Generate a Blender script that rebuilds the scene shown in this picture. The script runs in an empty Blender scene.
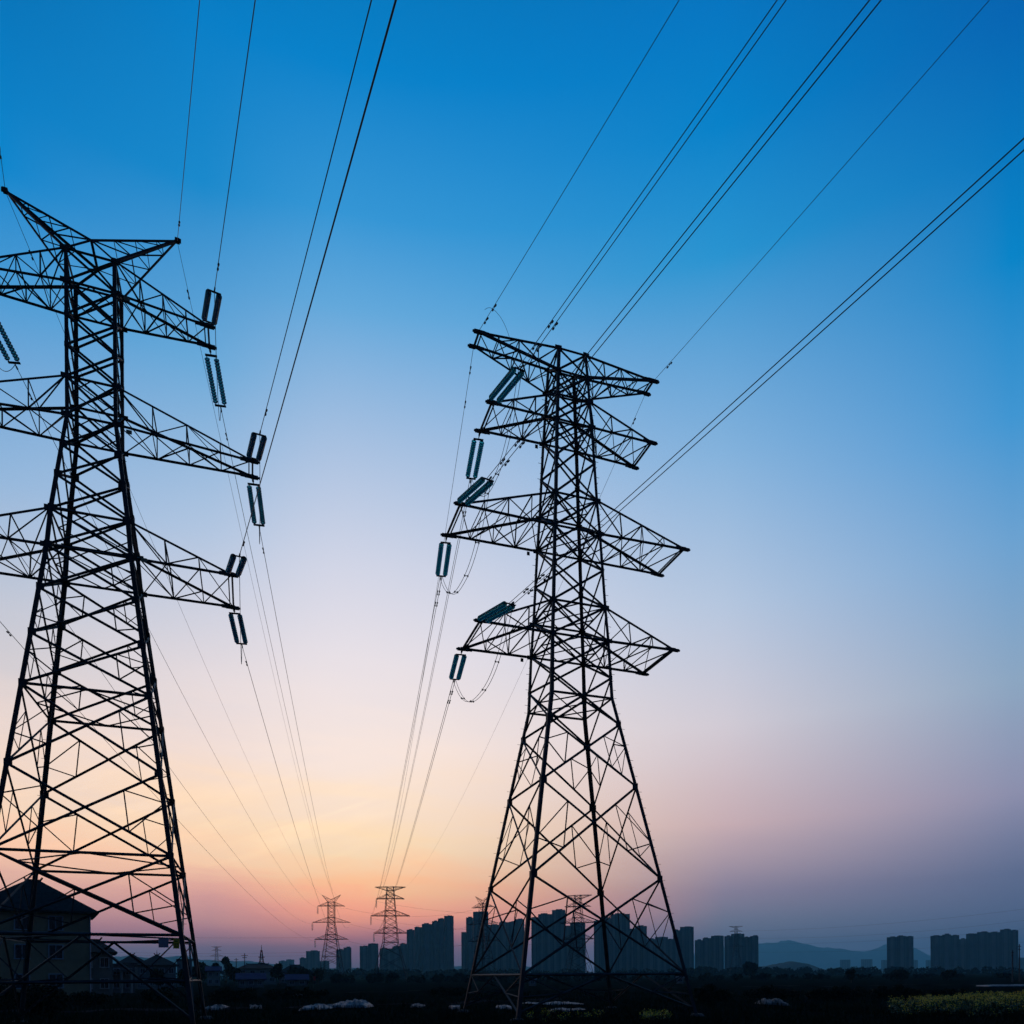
import bpy, bmesh, math, random
from mathutils import Vector, Matrix
random.seed(7)
R_ = math.radians
scene = bpy.context.scene
COL = scene.collection
EYE = 2.1            # camera height above the field
F, RHO, HY = 746.72, 0.00777, 975.0     # focal length in pixels, roll, horizon row

# ---------------------------------------------------------------- camera
cam_d = bpy.data.cameras.new('camera'); cam = bpy.data.objects.new('camera', cam_d); COL.objects.link(cam)
cam.location = (0, 0, EYE); cam.rotation_euler = (R_(90), RHO, 0)
cam_d.sensor_width = 36; cam_d.lens = 36*F/1024; cam_d.shift_y = (HY-512)/1024
cam_d.clip_start = 0.1; cam_d.clip_end = 20000
scene.camera = cam

def ray(x, y):
    """direction (X/Y, Z/Y) seen at a pixel of the photograph: used to work out real positions at a chosen distance"""
    a = x-512; b = HY-y
    v = (b-RHO*a)/(1+RHO*RHO); u = a+RHO*v
    return u/F, v/F
def X_at(x, y, D): return ray(x, y)[0]*D
def Z_at(x, y, D): return ray(x, y)[1]*D+EYE

# ---------------------------------------------------------------- object helpers
def obj(name, mesh, mat=None, parent=None):
    o = bpy.data.objects.new(name, mesh); COL.objects.link(o)
    if mat is not None and not mesh.materials: mesh.materials.append(mat)
    if parent is not None: o.parent = parent
    return o
def tag(o, label=None, cat=None, group=None, kind=None):
    if label: o['label'] = label
    if cat: o['category'] = cat
    if group: o['group'] = group
    if kind: o['kind'] = kind
    return o
def thing(name, label, cat, loc=(0, 0, 0), rotz=0, group=None):
    o = bpy.data.objects.new(name, None); COL.objects.link(o)
    o.location = loc; o.rotation_euler = (0, 0, rotz); o.empty_display_size = 0.2
    return tag(o, label, cat, group)
def copy_thing(root, loc, rotz, label, group=None):
    r = root.copy(); COL.objects.link(r); r.location = loc; r.rotation_euler = (0, 0, rotz); r['label'] = label
    if group: r['group'] = group
    for ch in list(root.children):
        c = ch.copy(); COL.objects.link(c); c.parent = r
        for g in list(ch.children):
            d = g.copy(); COL.objects.link(d); d.parent = c
    return r

class MB:
    def __init__(s): s.v = []; s.f = []
    def add(s, vs, fs):
        n = len(s.v); s.v += [tuple(v) for v in vs]; s.f += [tuple(i+n for i in f) for f in fs]
    def box(s, c, size, M=None):
        hx, hy, hz = size[0]/2, size[1]/2, size[2]/2
        vs = [Vector((x*hx, y*hy, z*hz)) for x in (-1, 1) for y in (-1, 1) for z in (-1, 1)]
        if M is not None: vs = [M @ v for v in vs]
        vs = [v+Vector(c) for v in vs]
        s.add(vs, [(0, 1, 3, 2), (4, 6, 7, 5), (0, 4, 5, 1), (2, 3, 7, 6), (0, 2, 6, 4), (1, 5, 7, 3)])
    def box2(s, a, b):
        s.box([(a[i]+b[i])/2 for i in range(3)], [abs(b[i]-a[i]) for i in range(3)])
    def angle(s, p, q, size, inward, t=0.16):
        """an L-section steel angle from p to q; inward: a point the heel faces away from"""
        p = Vector(p); q = Vector(q); d = q-p
        if d.length < 1e-4: return
        d.normalize()
        w = Vector(inward)-(p+q)/2; w -= d*w.dot(d)
        if w.length < 1e-4: w = d.orthogonal()
        w.normalize(); n = d.cross(w)
        a = (w+n).normalized(); b = (w-n).normalized()
        th = size*t
        prof = [(0, 0), (size, 0), (size, th), (th, th), (th, size), (0, size)]
        off = (a+b)*size*0.25
        vs = [e+a*x+b*y-off for e in (p, q) for x, y in prof]
        fs = [(i, (i+1) % 6, 6+(i+1) % 6, 6+i) for i in range(6)]+[(5, 4, 3, 2, 1, 0), (6, 7, 8, 9, 10, 11)]
        s.add(vs, fs)
    def rod(s, p, q, r, n=6, r2=None):
        s.tube([p, q], r, n, r2)
    def tube(s, pts, r, n=6, r2=None):
        pts = [Vector(p) for p in pts]; m = len(pts); vs = []; up = None
        for i, p in enumerate(pts):
            d = (pts[min(i+1, m-1)]-pts[max(i-1, 0)]).normalized()
            if up is None: up = d.orthogonal().normalized()
            a = up-d*up.dot(d)
            a = a.normalized() if a.length > 1e-5 else d.orthogonal().normalized()
            up = a; b = d.cross(a)
            rr = r if r2 is None else r+(r2-r)*i/(m-1)
            for k in range(n):
                t = 2*math.pi*k/n; vs.append(p+(a*math.cos(t)+b*math.sin(t))*rr)
        fs = [(i*n+k, i*n+(k+1) % n, (i+1)*n+(k+1) % n, (i+1)*n+k) for i in range(m-1) for k in range(n)]
        fs += [tuple(range(n-1, -1, -1)), tuple(range((m-1)*n, m*n))]
        s.add(vs, fs)
    def lathe(s, p, axis, prof, n=12):
        axis = Vector(axis).normalized(); a = axis.orthogonal().normalized(); b = axis.cross(a); p = Vector(p); m = len(prof)
        vs = [p+axis*h+(a*math.cos(2*math.pi*k/n)+b*math.sin(2*math.pi*k/n))*max(r, 1e-4) for h, r in prof for k in range(n)]
        fs = [(i*n+k, i*n+(k+1) % n, (i+1)*n+(k+1) % n, (i+1)*n+k) for i in range(m-1) for k in range(n)]
        fs += [tuple(range(n-1, -1, -1)), tuple(range((m-1)*n, m*n))]
        s.add(vs, fs)
    def prism(s, poly, z0, z1):
        n = len(poly)
        s.add([(x, y, z0) for x, y in poly]+[(x, y, z1) for x, y in poly],
              [(i, (i+1) % n, n+(i+1) % n, n+i) for i in range(n)]+[tuple(range(n-1, -1, -1)), tuple(range(n, 2*n))])
    def mesh(s, name, smooth=False):
        me = bpy.data.meshes.new(name); me.from_pydata(s.v, [], s.f); me.update()
        if smooth: me.polygons.foreach_set('use_smooth', [True]*len(me.polygons))
        return me
    def build(s, name, mat, parent=None, smooth=False, fix=True):
        me = s.mesh(name, smooth)
        if fix:
            bm = bmesh.new(); bm.from_mesh(me); bmesh.ops.recalc_face_normals(bm, faces=bm.faces); bm.to_mesh(me); bm.free()
        return obj(name, me, mat, parent)

# ---------------------------------------------------------------- materials
def material(name, base, rough=0.7, metal=0.0, var=0.0, scale=4.0, trans=0.0, base2=None, bump=0.0, spec=0.5, detail=4):
    m = bpy.data.materials.new(name); m.use_nodes = True; nt = m.node_tree; N = nt.nodes
    bs = N['Principled BSDF']; bs.inputs['Roughness'].default_value = rough; bs.inputs['Metallic'].default_value = metal
    bs.inputs['Specular IOR Level'].default_value = spec
    if trans: bs.inputs['Transmission Weight'].default_value = trans
    c2 = base2 or tuple(c*(1-var) for c in base)
    tc = N.new('ShaderNodeTexCoord'); no = N.new('ShaderNodeTexNoise'); no.inputs['Scale'].default_value = scale; no.inputs['Detail'].default_value = detail
    nt.links.new(tc.outputs['Object'], no.inputs['Vector'])
    cr = N.new('ShaderNodeValToRGB'); cr.color_ramp.elements[0].position = 0.35; cr.color_ramp.elements[1].position = 0.65
    cr.color_ramp.elements[0].color = (*base, 1); cr.color_ramp.elements[1].color = (*c2, 1)
    nt.links.new(no.outputs['Fac'], cr.inputs['Fac']); nt.links.new(cr.outputs['Color'], bs.inputs['Base Color'])
    if bump:
        b = N.new('ShaderNodeBump'); b.inputs['Strength'].default_value = bump
        nt.links.new(no.outputs['Fac'], b.inputs['Height']); nt.links.new(b.outputs['Normal'], bs.inputs['Normal'])
    return m
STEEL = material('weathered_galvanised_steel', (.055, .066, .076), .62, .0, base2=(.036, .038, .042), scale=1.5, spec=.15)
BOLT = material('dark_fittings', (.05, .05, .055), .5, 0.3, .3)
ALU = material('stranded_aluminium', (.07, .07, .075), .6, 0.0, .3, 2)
GLASS = material('toughened_teal_glass', (.10, .82, .70), .1, 0, .2, 30, trans=.9)
GLASS_DARK = material('smoky_glass', (.08, .42, .44), .1, 0, .25, 30, trans=.75)
CONC = material('pale_concrete', (.10, .10, .10), .9, 0, .3, 3, bump=.2)
WALL_Y = material('ochre_render', (.44, .33, .19), .9, 0, .25, .6, detail=8)
WALL_W = material('pale_render', (.36, .36, .34), .9, 0, .3, .5, detail=8)
WALL_G = material('grey_render', (.20, .21, .22), .9, 0, .3, .5, detail=8)
TILE = material('dark_roof_tile', (.035, .04, .045), .9, 0, .4, 3, bump=.4, spec=.05)
BLUE_ROOF = material('blue_sheet_metal', (.012, .035, .11), .9, 0, .25, 1, spec=.05)
FRAME_W = material('white_window_frame', (.42, .44, .48), .5, 0, .15, 4)
PANE = material('dark_window_glass', (.02, .035, .05), .12, 0, .3, 3, spec=.6)
PLASTIC = material('white_plastic_sheeting', (.30, .26, .27), .6, 0, .5, 1.2, bump=.5)
TARP = material('dull_tarpaulin', (.07, .085, .10), .7, 0, .4, 1.5, bump=.4)
PALE_BOARD = material('pale_sign_paint', (.36, .36, .44), .5, 0, .15, 5)
YELLOW_BOARD = material('yellow_sign_paint', (.90, .52, .03), .5, 0, .15, 5)
BLACK_PAINT = material('black_sign_paint', (.02, .02, .02), .5, 0, .1, 5)
BARK = material('bark', (.045, .035, .027), .9, 0, .4, 8, bump=.5)
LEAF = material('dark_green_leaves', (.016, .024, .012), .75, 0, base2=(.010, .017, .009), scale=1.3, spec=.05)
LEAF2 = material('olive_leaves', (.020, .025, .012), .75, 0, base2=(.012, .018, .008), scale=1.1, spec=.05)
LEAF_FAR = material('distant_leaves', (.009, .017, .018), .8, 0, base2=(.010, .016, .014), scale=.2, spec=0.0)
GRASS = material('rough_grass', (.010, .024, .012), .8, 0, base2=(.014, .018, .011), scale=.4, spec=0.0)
PETAL = material('rapeseed_petals', (.85, .62, .01), .6, 0, .15, 3)
STALK = material('rapeseed_stalks', (.030, .070, .012), .7, 0, .3, 2, spec=.2)
RED = material('red_lamp_colour', (.55, .05, .05), .8, 0, .2, 4)

def tower_material(name, base, base2):
    """rendered facade with rows of darker windows, in object space"""
    m = material(name, base, .85, 0, base2=base2, scale=.05, spec=.3); nt = m.node_tree; N = nt.nodes; L = nt.links
    bs = N['Principled BSDF']; cr = N['Color Ramp']
    tc = N.new('ShaderNodeTexCoord'); sp = N.new('ShaderNodeSeparateXYZ'); L.new(tc.outputs['Object'], sp.inputs[0])
    def cell(sock, period, duty):
        a = N.new('ShaderNodeMath'); a.operation = 'DIVIDE'; L.new(sock, a.inputs[0]); a.inputs[1].default_value = period
        b = N.new('ShaderNodeMath'); b.operation = 'FRACT'; L.new(a.outputs[0], b.inputs[0])
        c = N.new('ShaderNodeMath'); c.operation = 'LESS_THAN'; L.new(b.outputs[0], c.inputs[0]); c.inputs[1].default_value = duty
        return c.outputs[0]
    sx = N.new('ShaderNodeMath'); sx.operation = 'ADD'; L.new(sp.outputs['X'], sx.inputs[0]); L.new(sp.outputs['Y'], sx.inputs[1])
    wz = cell(sp.outputs['Z'], 3.0, .52); wx = cell(sx.outputs[0], 3.6, .5)
    mu = N.new('ShaderNodeMath'); mu.operation = 'MULTIPLY'; L.new(wz, mu.inputs[0]); L.new(wx, mu.inputs[1])
    mx = N.new('ShaderNodeMix'); mx.data_type = 'RGBA'; L.new(mu.outputs[0], mx.inputs[0]); L.new(cr.outputs['Color'], mx.inputs[6])
    mx.inputs[7].default_value = (.03, .04, .05, 1); L.new(mx.outputs[2], bs.inputs['Base Color'])
    return m
TOWER_A = tower_material('tower_render_grey', (.11, .13, .15), (.085, .10, .12))
TOWER_B = tower_material('tower_render_buff', (.12, .13, .14), (.09, .10, .11))
BAY = material('balcony_render', (.16, .18, .20), .85, 0, .25, .05)
BAY_D = material('recess_shade_render', (.05, .06, .07), .85, 0, .25, .05)  # darker copy of the balcony colour, imitating shade in recesses

# ---------------------------------------------------------------- sky
SKY = {   # azimuth (degrees, right of the view axis positive) : [(elevation, srgb colour)]
 -34: [(0, (92, 92, 122)), (1.7, (125, 108, 135)), (3.5, (178, 130, 145)), (8, (248, 200, 172)), (11.5, (252, 218, 190)), (15.5, (236, 216, 208)), (20.3, (208, 205, 212)), (29, (150, 184, 220)), (37.5, (75, 155, 212)), (42, (20, 135, 205)), (46, (0, 123, 193)), (60, (0, 62, 124)), (80, (0, 40, 86))],
 -22: [(0, (94, 90, 120)), (1.8, (126, 104, 132)), (3.7, (182, 133, 145)), (6, (224, 168, 156)), (8.2, (250, 205, 172)), (11, (253, 219, 186)), (16, (242, 222, 214)), (20, (230, 219, 221)), (29, (178, 198, 225)), (37.5, (106, 169, 217)), (44.5, (30, 138, 205)), (50, (0, 126, 198)), (62, (0, 64, 126)), (80, (0, 40, 86))],
 -12: [(0, (96, 88, 118)), (1.7, (132, 98, 126)), (2.7, (178, 118, 132)), (4.5, (242, 160, 138)), (6.7, (253, 192, 150)), (9.6, (253, 220, 182)), (16, (249, 230, 220)), (22.7, (231, 224, 230)), (28.2, (209, 213, 230)), (34.7, (168, 193, 225)), (41.2, (99, 168, 219)), (45, (54, 150, 213)), (50, (0, 130, 202)), (64, (0, 66, 128)), (80, (0, 40, 86))],
 16: [(0, (84, 94, 124)), (3.7, (107, 116, 142)), (5.9, (134, 128, 152)), (10.9, (199, 174, 180)), (17.8, (208, 202, 212)), (25.4, (181, 198, 222)), (33.8, (132, 178, 220)), (42.7, (44, 148, 209)), (47.5, (0, 130, 201)), (51.2, (0, 118, 192)), (64, (0, 62, 122)), (80, (0, 40, 86))],
 34: [(0, (62, 84, 120)), (2.6, (76, 96, 130)), (4.5, (86, 103, 137)), (6.3, (95, 109, 142)), (11.3, (140, 143, 172)), (17.8, (140, 166, 194)), (25.6, (108, 162, 209)), (31.5, (66, 150, 210)), (38.3, (5, 132, 200)), (46.7, (0, 102, 179)), (62, (0, 56, 112)), (80, (0, 40, 86))],
 110: [(0, (30, 42, 66)), (8, (38, 50, 78)), (20, (28, 56, 94)), (35, (8, 50, 96)), (80, (0, 40, 86))],
 180: [(0, (20, 28, 48)), (8, (28, 36, 60)), (20, (22, 42, 74)), (35, (6, 40, 80)), (80, (0, 40, 86))],
}
SUN_AZ, SUN_EL = -13.0, 4.0
def lin(c): return tuple(((v/255)/12.92 if v <= 10 else ((v/255+.055)/1.055)**2.4) for v in c)
SKYLIN = {
 -34: [(0, (0.10702, 0.10702, 0.19462)), (1.7, (0.59488, 0.28984, 0.41423)), (3.5, (1.02092, 0.40069, 0.44483)), (8, (1.48798, 0.86891, 0.55606)), (11.5, (1.36001, 0.95001, 0.65580)), (15.5, (1.06828, 0.85406, 0.76164)), (20.3, (0.76256, 0.72204, 0.76058)), (29, (0.34621, 0.53657, 0.79758)), (37.5, (0.07423, 0.35295, 0.71344)), (42, (0.00173, 0.25264, 0.65179)), (46, (0.00000, 0.20483, 0.55993)), (60, (0.00000, 0.04817, 0.20156)), (80, (0.00000, 0.02122, 0.09306))],
 -22: [(0, (0.11193, 0.10224, 0.18782)), (1.8, (0.57585, 0.24078, 0.36939)), (3.7, (1.03315, 0.41022, 0.42999)), (6, (1.32409, 0.62462, 0.45860)), (8.2, (1.48843, 0.91092, 0.54883)), (11, (1.37127, 0.95818, 0.61465)), (16, (1.13224, 0.90815, 0.81360)), (20, (0.96419, 0.84314, 0.84475)), (29, (0.50662, 0.63327, 0.83601)), (37.5, (0.15426, 0.43036, 0.75021)), (44.5, (0.00848, 0.26671, 0.64525)), (50, (0.00000, 0.22129, 0.60247)), (62, (0.00000, 0.05127, 0.20864)), (80, (0.00000, 0.02122, 0.09306))],
 -12: [(0, (0.11697, 0.09759, 0.18116)), (1.7, (0.60996, 0.17940, 0.28855)), (2.7, (1.17288, 0.33311, 0.34035)), (4.5, (1.87086, 0.63464, 0.33795)), (6.7, (1.65633, 0.83578, 0.39243)), (9.6, (1.42471, 1.01147, 0.60869)), (16, (1.20802, 0.98577, 0.86747)), (22.7, (0.95663, 0.87475, 0.91356)), (28.2, (0.73774, 0.75617, 0.88704)), (34.7, (0.44145, 0.59076, 0.82561)), (41.2, (0.13531, 0.42434, 0.76548)), (45, (0.03600, 0.32341, 0.71185)), (50, (0.00000, 0.23378, 0.62593)), (64, (0.00000, 0.05448, 0.21586)), (80, (0.00000, 0.02122, 0.09306))],
 16: [(0, (0.26033, 0.25621, 0.44122)), (3.7, (0.30399, 0.29308, 0.40441)), (5.9, (0.40614, 0.31448, 0.42710)), (10.9, (0.81325, 0.56424, 0.57042)), (17.8, (0.80124, 0.72802, 0.78770)), (25.4, (0.54215, 0.65030, 0.83120)), (33.8, (0.26004, 0.49301, 0.78625)), (42.7, (0.02172, 0.31525, 0.68124)), (47.5, (0.00000, 0.23575, 0.62027)), (51.2, (0.00000, 0.19125, 0.56618)), (64, (0.00000, 0.04817, 0.19462)), (80, (0.00000, 0.02122, 0.09306))],
 34: [(0, (0.13758, 0.19970, 0.42651)), (2.6, (0.17076, 0.19436, 0.34397)), (4.5, (0.17240, 0.19767, 0.34721)), (6.3, (0.18202, 0.20590, 0.35329)), (11.3, (0.36718, 0.35562, 0.51841)), (17.8, (0.32472, 0.45728, 0.62920)), (25.6, (0.17015, 0.40667, 0.71408)), (31.5, (0.05630, 0.33454, 0.70954)), (38.3, (0.00000, 0.24900, 0.62064)), (46.7, (0.00000, 0.13708, 0.47300)), (62, (0.00000, 0.03955, 0.16203)), (80, (0.00000, 0.02122, 0.09306))],
 110: [(0, (0.01298, 0.02315, 0.05448)), (8, (0.01938, 0.03190, 0.07619)), (20, (0.01161, 0.03955, 0.11193)), (35, (0.00243, 0.03190, 0.11697)), (80, (0.00000, 0.02122, 0.09306))],
 180: [(0, (0.00700, 0.01161, 0.02956)), (8, (0.01161, 0.01764, 0.04519)), (20, (0.00802, 0.02315, 0.06848)), (35, (0.00182, 0.02122, 0.08022)), (80, (0.00000, 0.02122, 0.09306))],
}
#SKYFIX
world = bpy.data.worlds.new('World'); scene.world = world; world.use_nodes = True
nt = world.node_tree; N = nt.nodes; L = nt.links; N.clear()
def math_n(op, a, b=None, clamp=False):
    n = N.new('ShaderNodeMath'); n.operation = op; n.use_clamp = clamp
    for i, s in enumerate((a, b)):
        if s is None: continue
        if isinstance(s, (int, float)): n.inputs[i].default_value = s
        else: L.new(s, n.inputs[i])
    return n.outputs[0]
tc = N.new('ShaderNodeTexCoord'); sp = N.new('ShaderNodeSeparateXYZ'); L.new(tc.outputs['Generated'], sp.inputs[0])
deg = 180/math.pi
hyp = math_n('SQRT', math_n('ADD', math_n('MULTIPLY', sp.outputs['X'], sp.outputs['X']), math_n('MULTIPLY', sp.outputs['Y'], sp.outputs['Y'])))
elev = math_n('MULTIPLY', math_n('ARCTAN2', sp.outputs['Z'], hyp), deg)
az = math_n('MULTIPLY', math_n('ARCTAN2', sp.outputs['X'], sp.outputs['Y']), deg)
# thin streaks of cloud low over the sunset: shift the elevation looked up by a stretched noise
mp = N.new('ShaderNodeCombineXYZ'); L.new(math_n('MULTIPLY', az, .035), mp.inputs[0]); L.new(math_n('MULTIPLY', math_n('ADD', elev, math_n('MULTIPLY', az, .06)), .22), mp.inputs[1])
nz = N.new('ShaderNodeTexNoise'); nz.inputs['Scale'].default_value = 1.6; nz.inputs['Detail'].default_value = 5; nz.inputs['Roughness'].default_value = .55; nz.inputs['Distortion'].default_value = .5
L.new(mp.outputs[0], nz.inputs['Vector'])
low = N.new('ShaderNodeMapRange'); low.interpolation_type = 'SMOOTHSTEP'; L.new(elev, low.inputs[0])
low.inputs[1].default_value = 26; low.inputs[2].default_value = 11; low.inputs[3].default_value = 0; low.inputs[4].default_value = 1
low2 = N.new('ShaderNodeMapRange'); L.new(elev, low2.inputs[0]); low2.inputs[1].default_value = 2; low2.inputs[2].default_value = 9; low2.inputs[3].default_value = .15; low2.inputs[4].default_value = 1
west = N.new('ShaderNodeMapRange'); L.new(az, west.inputs[0]); west.inputs[1].default_value = 14; west.inputs[2].default_value = -10; west.inputs[3].default_value = .12; west.inputs[4].default_value = 1
wob = math_n('MULTIPLY', west.outputs[0], math_n('MULTIPLY', math_n('MULTIPLY', math_n('SUBTRACT', nz.outputs['Fac'], .5), 8.5), math_n('MULTIPLY', low.outputs[0], low2.outputs[0])))
elev_w = math_n('MAXIMUM', math_n('ADD', elev, wob), 0)
ef = math_n('DIVIDE', elev_w, 90)
cols = {}
for a, stops in SKYLIN.items():
    cr = N.new('ShaderNodeValToRGB'); e = cr.color_ramp; e.interpolation = 'EASE' if 0 else 'LINEAR'
    while len(e.elements) < len(stops): e.elements.new(.5)
    for el, (deg_, c) in zip(e.elements, stops):
        el.position = deg_/90
    for el, (deg_, c) in zip(e.elements, stops): el.color = (*c, 1)
    L.new(ef, cr.inputs['Fac']); cols[a] = cr.outputs['Color']
def mixc(f, a, b):
    n = N.new('ShaderNodeMix'); n.data_type = 'RGBA'; L.new(f, n.inputs[0]); L.new(a, n.inputs[6]); L.new(b, n.inputs[7]); return n.outputs[2]
def rng(s, a, b):
    n = N.new('ShaderNodeMapRange'); L.new(s, n.inputs[0]); n.inputs[1].default_value = a; n.inputs[2].default_value = b; return n.outputs[0]
c = mixc(rng(az, -34, -22), cols[-34], cols[-22])
tl = rng(az, -22, -12); inv = math_n('SUBTRACT', 1, tl)
c = mixc(math_n('SUBTRACT', 1, math_n('MULTIPLY', math_n('MULTIPLY', inv, inv), math_n('ADD', 1, tl))), c, cols[-12])
tr_ = rng(az, -12, 16)
c = mixc(math_n('MULTIPLY', math_n('MULTIPLY', tr_, tr_), math_n('SUBTRACT', 2, tr_)), c, cols[16])
c = mixc(rng(az, 16, 34), c, cols[34])
c = mixc(rng(az, 38, 112), c, cols[110])
c = mixc(rng(az, 110, 180), c, cols[180])
c = mixc(rng(az, -38, -112), c, cols[110])
c = mixc(rng(az, -110, -180), c, cols[180])
# wisps of cirrus catching the last light
cm = N.new('ShaderNodeCombineXYZ'); L.new(math_n('MULTIPLY', az, .055), cm.inputs[0]); L.new(math_n('MULTIPLY', math_n('SUBTRACT', elev, math_n('MULTIPLY', az, .30)), .42), cm.inputs[1])
cn = N.new('ShaderNodeTexNoise'); cn.inputs['Scale'].default_value = 1.5; cn.inputs['Detail'].default_value = 6; cn.inputs['Roughness'].default_value = .6; cn.inputs['Distortion'].default_value = .9
L.new(cm.outputs[0], cn.inputs['Vector'])
cw = rng(cn.outputs['Fac'], .50, .72)
band = math_n('MULTIPLY', rng(elev, 7.0, 9.0), rng(elev, 17, 11)); side_ = math_n('MULTIPLY', rng(az, -4, -11), rng(az, -75, -45))
cirrus = math_n('MULTIPLY', math_n('MULTIPLY', cw, band), math_n('MULTIPLY', side_, .42))
wc = N.new('ShaderNodeRGB'); wc.outputs[0].default_value = (.30, .19, .06, 1)
va = N.new('ShaderNodeMix'); va.data_type = 'RGBA'; va.blend_type = 'ADD'; L.new(cirrus, va.inputs[0]); L.new(c, va.inputs[6]); L.new(wc.outputs[0], va.inputs[7]); c = va.outputs[2]
bg = N.new('ShaderNodeBackground'); L.new(c, bg.inputs['Color']); bg.inputs['Strength'].default_value = 1.0
st = N.new('ShaderNodeTexSky'); st.sky_type = 'NISHITA'; st.sun_disc = False; st.sun_elevation = R_(SUN_EL); st.sun_rotation = R_(SUN_AZ); st.dust_density = 2.0
bg2 = N.new('ShaderNodeBackground'); L.new(st.outputs[0], bg2.inputs['Color']); bg2.inputs['Strength'].default_value = 0.001
ad = N.new('ShaderNodeAddShader'); L.new(bg.outputs[0], ad.inputs[0]); L.new(bg2.outputs[0], ad.inputs[1])
wo = N.new('ShaderNodeOutputWorld'); L.new(ad.outputs[0], wo.inputs['Surface'])

sun_d = bpy.data.lights.new('low_sun', 'SUN'); sun_d.energy = 0.03; sun_d.angle = R_(2); sun_d.color = (1, .62, .38)
sun = bpy.data.objects.new('low_sun', sun_d); COL.objects.link(sun)
sd = Vector((math.sin(R_(SUN_AZ))*math.cos(R_(SUN_EL)), math.cos(R_(SUN_AZ))*math.cos(R_(SUN_EL)), math.sin(R_(SUN_EL))))
sun.rotation_euler = (-sd).to_track_quat('-Z', 'Y').to_euler()
scene.view_settings.view_transform = 'Standard'; scene.view_settings.look = 'None'
scene.view_settings.exposure = 0; scene.view_settings.gamma = 1

# ---------------------------------------------------------------- haze
hb = MB(); hb.box2((-10800, -150, -1.3), (10800, 10800, 430))
HAZE = bpy.data.materials.new('evening_haze'); HAZE.use_nodes = True
hn = HAZE.node_tree; hn.nodes.clear(); pv = hn.nodes.new('ShaderNodeVolumePrincipled'); ho = hn.nodes.new('ShaderNodeOutputMaterial')
pv.inputs['Density'].default_value = 1.7e-4; pv.inputs['Color'].default_value = (.22, .74, 1.0, 1); pv.inputs['Anisotropy'].default_value = .3
hn.links.new(pv.outputs[0], ho.inputs['Volume'])
tag(hb.build('haze', HAZE), 'thin blue evening haze lying over the far town', 'haze', kind='stuff')

# ---------------------------------------------------------------- ground
def ground_z(x, y):
    d = math.hypot(x, y)
    if d > 420: return 0.0
    return .10*math.sin(x*.31+1.3)*math.sin(y*.23+.4)+.06*math.sin(x*.9+y*.5)+.04*math.sin(x*1.7-y*1.3)
rings = [0, 6, 12, 18, 24]+[24+1.2*i for i in range(1, 40)]+[75, 80, 86, 93, 100, 110, 122, 136, 152, 170, 190, 215, 245, 280, 330, 400, 500, 700, 1000, 1600, 2600, 4200, 7000, 10400]
gm = MB(); seg = 200
for r in rings:
    for k in range(seg):
        t = 2*math.pi*k/seg; x = r*math.sin(t); y = r*math.cos(t)
        if y < -140: y = -140
        gm.v.append((x, y, ground_z(x, y)))
for i in range(len(rings)-1):
    for k in range(seg):
        gm.f.append((i*seg+k, (i+1)*seg+k, (i+1)*seg+(k+1) % seg, i*seg+(k+1) % seg))
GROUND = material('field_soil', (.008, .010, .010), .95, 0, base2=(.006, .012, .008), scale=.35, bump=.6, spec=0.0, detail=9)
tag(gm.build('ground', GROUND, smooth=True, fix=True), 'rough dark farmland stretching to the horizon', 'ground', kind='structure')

def path(name, label, pts, w, base):
    m = MB(); n = 60; P = []
    for i in range(n+1):
        t = i/n*(len(pts)-1); k = min(int(t), len(pts)-2); f = t-k
        P.append((pts[k][0]+(pts[k+1][0]-pts[k][0])*f, pts[k][1]+(pts[k+1][1]-pts[k][1])*f+.5*math.sin(i*.35)))
    for i, (x, y) in enumerate(P):
        a = w*(.8+.3*math.sin(i*.9)+.15*math.sin(i*2.3))
        for q in range(5):
            yy = y+(q/4-.5)*a; m.v.append((x, yy, ground_z(x, yy)+.03))
    for i in range(n):
        for q in range(4): m.f.append((i*5+q, (i+1)*5+q, (i+1)*5+q+1, i*5+q+1))
    tag(m.build(name, material(name+'_earth', base, .95, 0, .45, 1.6, spec=0.0), smooth=True), label, 'path', kind='structure')
path('path', 'bare earth path crossing the field by the left pylon', [(-34, 44), (-27, 47), (-19, 50), (-8, 56), (4, 60)], 3.2, (.055, .045, .045))
path('farm_track', 'pale farm track crossing far behind the bushes', [(-30, 98), (0, 104), (30, 112), (75, 118)], 4, (.03, .032, .026))
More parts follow.
